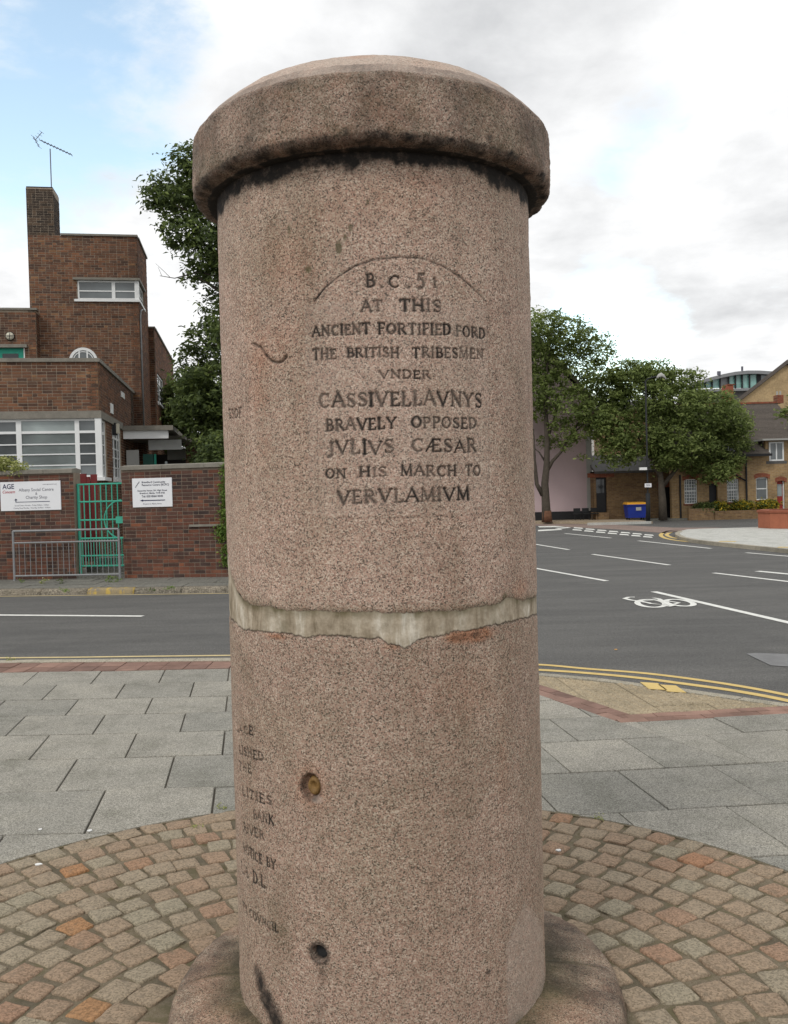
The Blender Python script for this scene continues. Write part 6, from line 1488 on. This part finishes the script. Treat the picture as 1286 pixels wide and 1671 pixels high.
MB().box((xr0, FX+ry, 0), (xr1, FX+ry+.2, zr2-.02)).build('rear_wall', 'dark_stock_brick', te)
ch = fz_(1271, 650, FX+ry); MB().box((ch.x-.17, FX+ry-.2, zr2), (ch.x+.17, FX+ry+.3, fz_(1271, 645, FX+ry).z)).build('chimney', 'red_far_brick', te)
for q in (-.09, .08): MB().tube([(ch.x+q, FX+ry, fz_(1271, 645, FX+ry).z), (ch.x+q, FX+ry, fz_(1271, 638.5, FX+ry).z)], .05, 8).build('chimney_pot', 'pale_soffit', te)
for (px, y0, y1) in ((1109.5, 775, 849), (1217.5, 742, 818)): MB().tube([(fz_(px, 800).x, FX-.06, fz_(px, y1).z), (fz_(px, 800).x, FX-.06, fz_(px, y0).z)], .045, 6).build('downpipe', 'black_paint', te)
MB().tube([(fz_(1193, 800).x, FX-.05, fz_(1193, 771).z), (fz_(1217.5, 800).x, FX-.05, fz_(1217.5, 785).z)], .035, 6).build('downpipe', 'black_paint', te)
lm = thing('far_chimney', fz_(1192, 850, 62), 'orange brick chimney stack showing above the second street tree', 'chimney'); lm.location.z = 0
fbox('stack', 1188, 628, 1199, 850, 62, 1.0, 'red_planter', lm, zb=0); fbox('cap', 1187.3, 626.5, 1199.7, 628, 61.95, 1.1, 'red_far_brick', lm)
# far yellow gable
gy = 60; gb_ = thing('yellow_gable_house', fz_(1286, 840, gy), 'large yellow brick gable rising behind the terrace at the right edge', 'house'); gb_.location.z = 0
P = [atd(1196, 662, gy), atd(1283, 594, gy), atd(1370, 662, gy)]
MB().extr([(P[0].x, gy, 0), (P[2].x, gy, 0), P[2], P[1], P[0]], (5.2, 10, 0)).build('wall', 'far_gable_brick', gb_)
for a, b in ((P[0], P[1]), (P[1], P[2])): MB().extr([a+Vector((0, -.2, 0)), b+Vector((0, -.2, 0)), b+Vector((0, -.2, .28)), a+Vector((0, -.2, .28))], (5.2, 10.2, 0)).build('roof', 'roof_tile', gb_)
# modern glazed building with curved roof
my = 95; mo = thing('glass_office_building', fz_(1220, 830, my), 'distant modern building with a curved metal roof and pale green glazing', 'building'); mo.location.z = 0
top = [(1120, 632), (1140, 621.5), (1160, 615.5), (1180, 610.5), (1200, 606.5), (1220, 604.5), (1240, 604.5), (1262, 606)]
TP = [atd(px, py, my) for px, py in top]; n = len(TP)
V = [p for p in TP]+[p-UPV*.35 for p in TP]+[p+Vector((0, 12, 0)) for p in TP]+[p+Vector((0, 12, -.35)) for p in TP]
Fc = []
for i in range(n-1): Fc += [(i, i+1, 2*n+i+1, 2*n+i), (n+i, n+i+1, i+1, i), (n+i, 3*n+i, 3*n+i+1, n+i+1)]
MB().add(V, Fc).build('curved_roof', 'grey_metal', mo)
cols_ = [1140, 1151, 1162, 1175, 1189, 1200, 1211, 1223, 1235]
for i, (a, b) in enumerate(zip(cols_, cols_[1:])):
    def topz(px): 
        return float(np.interp(px, [t_[0] for t_ in top], [t_[1] for t_ in top]))+4.2
    pa, pb2, pc, pd = atd(a+.6, topz(a), my+.6), atd(b-.6, topz(b), my+.6), atd(b-.6, 632+1.0, my+.6), atd(a+.6, 633.5, my+.6)
    MB().extr([pd, pc, pb2, pa], (0, .08, 0)).build('pane', 'grey_metal' if i == 3 else 'green_glass', mo)
    p = atd(a, topz(a), my+.4); q = atd(a, 634, my+.4); MB().tube([p, q], .10, 4).build('mullion', 'dark_metal', mo)
fbox('dark_panel', 1235, 606.5, 1242, 636, my+.5, .3, 'dark_metal', mo); fbox('side_glazing', 1242, 608, 1262, 620, my+.5, .3, 'window_glass', mo)
fbox('grey_band', 1138, 634, 1250, 638, my-.3, 3, 'grey_metal', mo); fbox('lower_wall', 1138, 638, 1262, 840, my+.2, 6, 'roof_slate', mo, zb=0)
MB().tube([atd(1211, 605, my), atd(1211, 598, my)], .12, 5).build('roof_mast', 'aerial_metal', mo); MB().tube([atd(1173, 612, my), atd(1173, 606, my)], .2, 5).build('roof_mast', 'aerial_metal', mo)

# flower bed before the terrace
pw = thing('low_brick_wall', fz_(1190, 848, 43.2), 'low brown brick planter wall in front of the terrace', 'wall'); pw.location.z = 0
xa2, xm2, xb2 = atd(1124, 838, 43.2).x, atd(1166, 838, 43.2).x, atd(1290, 838, 43.2).x
MB().box((xa2, 43.2, -.1), (xm2, 43.4, atd(1140, 830, 43.2).z)).build('wall', 'dark_stock_brick', pw); MB().box((xm2+.01, 43.15, -.1), (xb2, 43.4, atd(1200, 833, 43.2).z)).build('wall', 'dark_stock_brick', pw)  # left piece: dark wall colour stands in for a shaded hedge
MB().box((xm2+.01, 43.4, -.1), (xb2, 43.9, .25)).build('soil', 'soil', pw)
for i, (px, py, rx, rz, mt, lb) in enumerate([(1152, 829, 16, 7, 'leaf_dark', 'dark green shrub at the left end of the planter before the black door'), (1176, 827, 10, 8, 'leaf_yellow', 'yellow flowering shrub below the second barred window'), (1212, 825, 16, 8, 'leaf_yellow', 'wide yellow flowering shrub in the middle of the planter'), (1252, 824, 18, 8, 'leaf_yellow', 'yellow flowering shrub nearest the red door')]):
    c = atd(px, py, 43.6); s_ = thing('flowering_shrub', (c.x, c.y, 0), lb, 'shrub', 'shrubs in the planter before the terrace'); k_ = 43.6/F
    crown('leaves', [((c.x, c.y, c.z), rx*k_, .35, rz*k_)], 1600, .07, mt, s_, 20+i); MB().tube([(c.x, c.y, 0), (c.x, c.y, c.z)], .03, 5).build('stem', 'bark', s_)
# red brick planter at the right edge
c0 = gnd(1257, 862.5, 0); c1 = gnd(1300, 866, 0)
rp = thing('red_brick_planter', (c0.x+1, c0.y, 0), 'low curved red brick planter on the pale corner pavement', 'planter')
hP = (EYE-0)*0+ (atd(1257, 833, c0.y).z)
pts = [(c0.x, c0.y), (c0.x+.45, c0.y-.45), (c0.x+1.3, c0.y-.6), (c0.x+3.0, c0.y-.5), (c0.x+3.0, c0.y+2.2), (c0.x+.5, c0.y+1.8), (c0.x-.1, c0.y+.8)]
MB().prism(pts, 0, hP-.08).build('wall', 'red_planter', rp); cx_ = c0.x+1.4; cy_ = c0.y+.6
out_ = [((p[0]-cx_)*1.03+cx_, (p[1]-cy_)*1.03+cy_) for p in pts]; inn = [((p[0]-cx_)*.78+cx_, (p[1]-cy_)*.78+cy_) for p in pts]; n = len(pts)
V = [(x, y, hP-.078) for x, y in out_]+[(x, y, hP) for x, y in out_]+[(x, y, hP) for x, y in inn]+[(x, y, hP-.078) for x, y in inn]
MB().add(V, [(i, (i+1) % n, n+(i+1) % n, n+i) for i in range(n)]+[(n+i, n+(i+1) % n, 2*n+(i+1) % n, 2*n+i) for i in range(n)]+[(2*n+i, 2*n+(i+1) % n, 3*n+(i+1) % n, 3*n+i) for i in range(n)]).build('rim', 'red_planter', rp)
MB().prism(inn, hP-.2, hP-.075).build('soil', 'soil', rp)
# blue bin with orange lid
bc = gnd(1039, 849.5, 0); by = 43.2; bi = thing('waste_bin', (atd(1039, 840, by).x, by, 0), 'large blue wheeled bin with an orange lid by the lamp post', 'bin')
xa, xb = atd(1023.5, 840, by).x, atd(1055, 840, by).x; zb1 = atd(1039, 823, by).z; w_ = xb-xa
V = [(xa+.06, by, .10), (xb-.05, by, .10), (xb-.05, by+.6, .10), (xa+.06, by+.6, .10), (xa, by-.05, zb1), (xb, by-.05, zb1), (xb, by+.7, zb1), (xa, by+.7, zb1)]
MB().add(V, [(3, 2, 1, 0), (0, 1, 5, 4), (1, 2, 6, 5), (2, 3, 7, 6), (3, 0, 4, 7), (4, 5, 6, 7)]).build('body', 'blue_plastic', bi)
MB().add([(xa-.03, by-.08, zb1+.001), (xb+.02, by-.08, zb1+.001), (xb+.02, by+.72, zb1+.001), (xa-.03, by+.72, zb1+.001), (xa+.02, by+.0, zb1+.09), (xb-.03, by+.0, zb1+.09), (xb-.03, by+.66, zb1+.12), (xa+.02, by+.66, zb1+.12)], [(3, 2, 1, 0), (0, 1, 5, 4), (1, 2, 6, 5), (2, 3, 7, 6), (3, 0, 4, 7), (4, 5, 6, 7)]).build('lid', 'orange_plastic', bi)
MB().box((xa+w_*.45, by-.06, zb1-.30), (xa+w_*.72, by-.035, zb1-.14)).build('label', 'pale_soffit', bi)
MB().box((xa-.015, by-.09, zb1-.05), (xb+.015, by-.045, zb1-.005)).build('rim', 'blue_plastic', bi)
for q in (xa+.12, xb-.12):
    for yy in (by+.1, by+.5): MB().tube([(q-.025, yy, .055), (q+.025, yy, .055)], .055, 10).build('wheel', 'lead_black', bi)
# lamp post
ly = 40.8; lx = atd(1057, 800, ly).x; lp = thing('street_lamp', (lx, ly, 0), 'tall dark street lamp post with a pale lantern, beside the blue bin', 'street lamp')
zt = atd(1059, 622, ly).z
MB().tube([(lx, ly, 0), (lx, ly, 1.4), (lx, ly, 1.42), (lx, ly, zt)], .040, 10).build('pole', 'dark_metal', lp, True); MB().tube([(lx, ly, 0), (lx, ly, 1.3)], .10, 10).build('base', 'dark_metal', lp, True)
la, lb2 = atd(1059, 621, ly), atd(1073, 614, ly); MB().tube([(lx, ly, zt), (lx+.12, ly, zt+.12), (lb2.x, ly, lb2.z)], .035, 8).build('arm', 'dark_metal', lp)
lc = atd(1079, 616, ly); V = []; n = 12
for (f_, r, dz) in ((-1, .06, .03), (-.6, .12, .09), (0, .15, .13), (.6, .12, .06), (1, .05, -.03)):
    for i in range(n): a = 2*pi*i/n; V.append((lc.x+f_*.22, ly+cos(a)*r*.9, lc.z+dz-.05+max(-.05, sin(a)*r)))
MB().add(V, [(k*n+i, k*n+(i+1) % n, (k+1)*n+(i+1) % n, (k+1)*n+i) for k in range(4) for i in range(n)]+[tuple(range(n)), tuple(4*n+i for i in range(n))[::-1]]).build('lantern', 'pale_soffit', lp, True)
s1_ = thing('small_sign', (lx, ly, 2), 'small white rectangular sign on the lamp post', 'sign'); a, b = atd(1051, 789, ly), atd(1062, 795, ly); MB().box((a.x, ly-.12, b.z), (b.x, ly-.10, a.z)).build('plate', 'sign_white', s1_); MB().box((lx-.04, ly-.10, (a.z+b.z)/2-.03), (lx+.04, ly-.06, (a.z+b.z)/2+.03)).build('bracket', 'dark_metal', s1_)
MB().box((a.x+.05, ly-.1225, a.z-.07), (b.x-.08, ly-.1205, a.z-.05)).build('lettering', 'grey_print', s1_); MB().box((a.x+.05, ly-.1225, a.z-.12), (b.x-.05, ly-.1205, a.z-.10)).build('lettering', 'grey_print', s1_)
s2_ = thing('security_camera', (lx, ly, 3), 'white camera housing mounted on the dark lamp post', 'camera'); a, b = atd(1042, 763, ly), atd(1054, 767, ly); MB().box((a.x, ly-.2, b.z), (b.x, ly-.08, a.z)).build('housing', 'white_paint', s2_); MB().tube([(b.x-.02, ly-.14, (a.z+b.z)/2), (lx, ly-.06, (a.z+b.z)/2-.1)], .02, 6).build('bracket', 'dark_metal', s2_)
# street trees
def street_tree(Y, base_px, lb, blobs, segs, n, size, seed, band=False):
    t = thing('street_tree', (atd(base_px, 848, Y).x, Y, 0), lb, 'tree', 'street trees on the far side'); 
    crown('crown', PB(blobs, Y, .8), n, size, 'leaf_mid', t, seed, shell=.6)
    S2 = []
    for pts, r0, r1 in segs:
        S2.append(([ (lambda q: Vector((q.x, Y, max(q.z, -.05))))(atd(px, py, Y)) for px, py in pts], r0, r1))
    limbs('trunk', S2, t)
    if band: c = atd(base_px, 840, Y); MB().tube([(c.x, Y, .0), (c.x-.01, Y, .55)], .256, 12, .225).build('bark_patch', 'red_bark', t, True)
street_tree(43.5, 892.5, 'first street tree with forked trunk, in front of the pink wall',
    [(892, 530, 36, 26), (925, 540, 40, 26), (955, 560, 38, 26), (985, 580, 22, 22), (900, 580, 40, 40), (940, 600, 44, 44), (975, 630, 40, 40), (1000, 640, 22, 30), (900, 640, 34, 34), (935, 665, 38, 28), (970, 680, 34, 26), (985, 700, 26, 26), (915, 700, 24, 14), (940, 715, 16, 10), (898, 722, 20, 8), (953, 746, 7, 7), (860, 560, 60, 60), (850, 640, 60, 60), (925, 728, 10, 8)],
    [([(892, 852), (891, 825), (889, 790), (892, 760), (893, 720), (890, 660), (893, 600), (900, 540)], .24, .04), ([(886, 808), (876, 790), (872, 750), (870, 700)], .13, .05), ([(893, 768), (902, 752), (915, 738), (935, 705), (950, 680), (965, 640)], .10, .03), ([(893, 720), (905, 680), (925, 620)], .07, .02), ([(889, 752), (880, 738), (870, 730)], .05, .02), ([(930, 712), (955, 690), (985, 660)], .05, .02)], 20000, .105, 41, True)
street_tree(43.2, 1082, 'second, broader street tree in front of the terrace, beside the lamp post',
    [(1025, 610, 34, 22), (1050, 605, 22, 18), (1075, 610, 30, 20), (1110, 622, 40, 20), (1005, 640, 34, 34), (1045, 650, 50, 40), (1100, 660, 60, 36), (1150, 670, 50, 36), (1185, 685, 38, 34), (1205, 700, 24, 24), (1000, 700, 36, 36), (1050, 710, 50, 40), (1110, 720, 56, 40), (1165, 730, 44, 34), (1195, 755, 20, 18), (1010, 740, 34, 20), (1090, 750, 34, 18), (1135, 760, 28, 16), (1175, 770, 22, 14), (1215, 725, 14, 10), (1060, 625, 20, 20), (1128, 612, 10, 6), (1187, 640, 8, 6), (1150, 782, 10, 6), (1184, 784, 6, 6)],
    [([(1082, 850), (1081, 815), (1079, 790), (1076, 755), (1072, 700), (1065, 640)], .22, .05), ([(1082, 792), (1100, 770), (1120, 748), (1150, 715)], .12, .03), ([(1077, 780), (1067, 755), (1050, 730), (1030, 690)], .10, .03), ([(1078, 765), (1085, 720), (1100, 660)], .08, .03)], 36000, .105, 43)
t3 = thing('street_tree', (atd(1345, 848, 38).x, 38, 0), 'tree mostly outside the right edge, showing one small leafy twig', 'tree', 'street trees on the far side')
crown('crown', PB([(1282, 676, 10, 5), (1330, 670, 40, 40), (1360, 640, 50, 50), (1276, 680, 5, 3)], 38, .8), 9000, .11, 'leaf_mid', t3, 44); limbs('trunk', [([Vector((atd(1345, 848, 38).x, 38, 0)), atd(1345, 700, 38)], .2, .08), ([atd(1345, 700, 38), atd(1280, 677, 38)], .05, .02)], t3)
# distant shrubs and hedge at the foot of houses and horizon buildings behind the pillar so the street closes
bk_ = thing('terrace_row', (-4, 70, 0), 'brown brick row of houses closing the street behind the pillar', 'house')
MB().box((-14, 70, 0), (6.2, 78, 5.2)).build('wall', 'dark_stock_brick', bk_); MB().extr([(-14.2, 69.7, 5.2), (-14.2, 74, 7.6), (-14.2, 78.3, 5.2)], (20.6, 0, 0)).build('roof', 'roof_tile', bk_)
for i in range(6):
    for zz in (1.0, 3.3): MB().box((-12.5+i*3.1, 69.97, zz), (-11.4+i*3.1, 70.0, zz+1.3)).build('window', 'dark_glass', bk_)
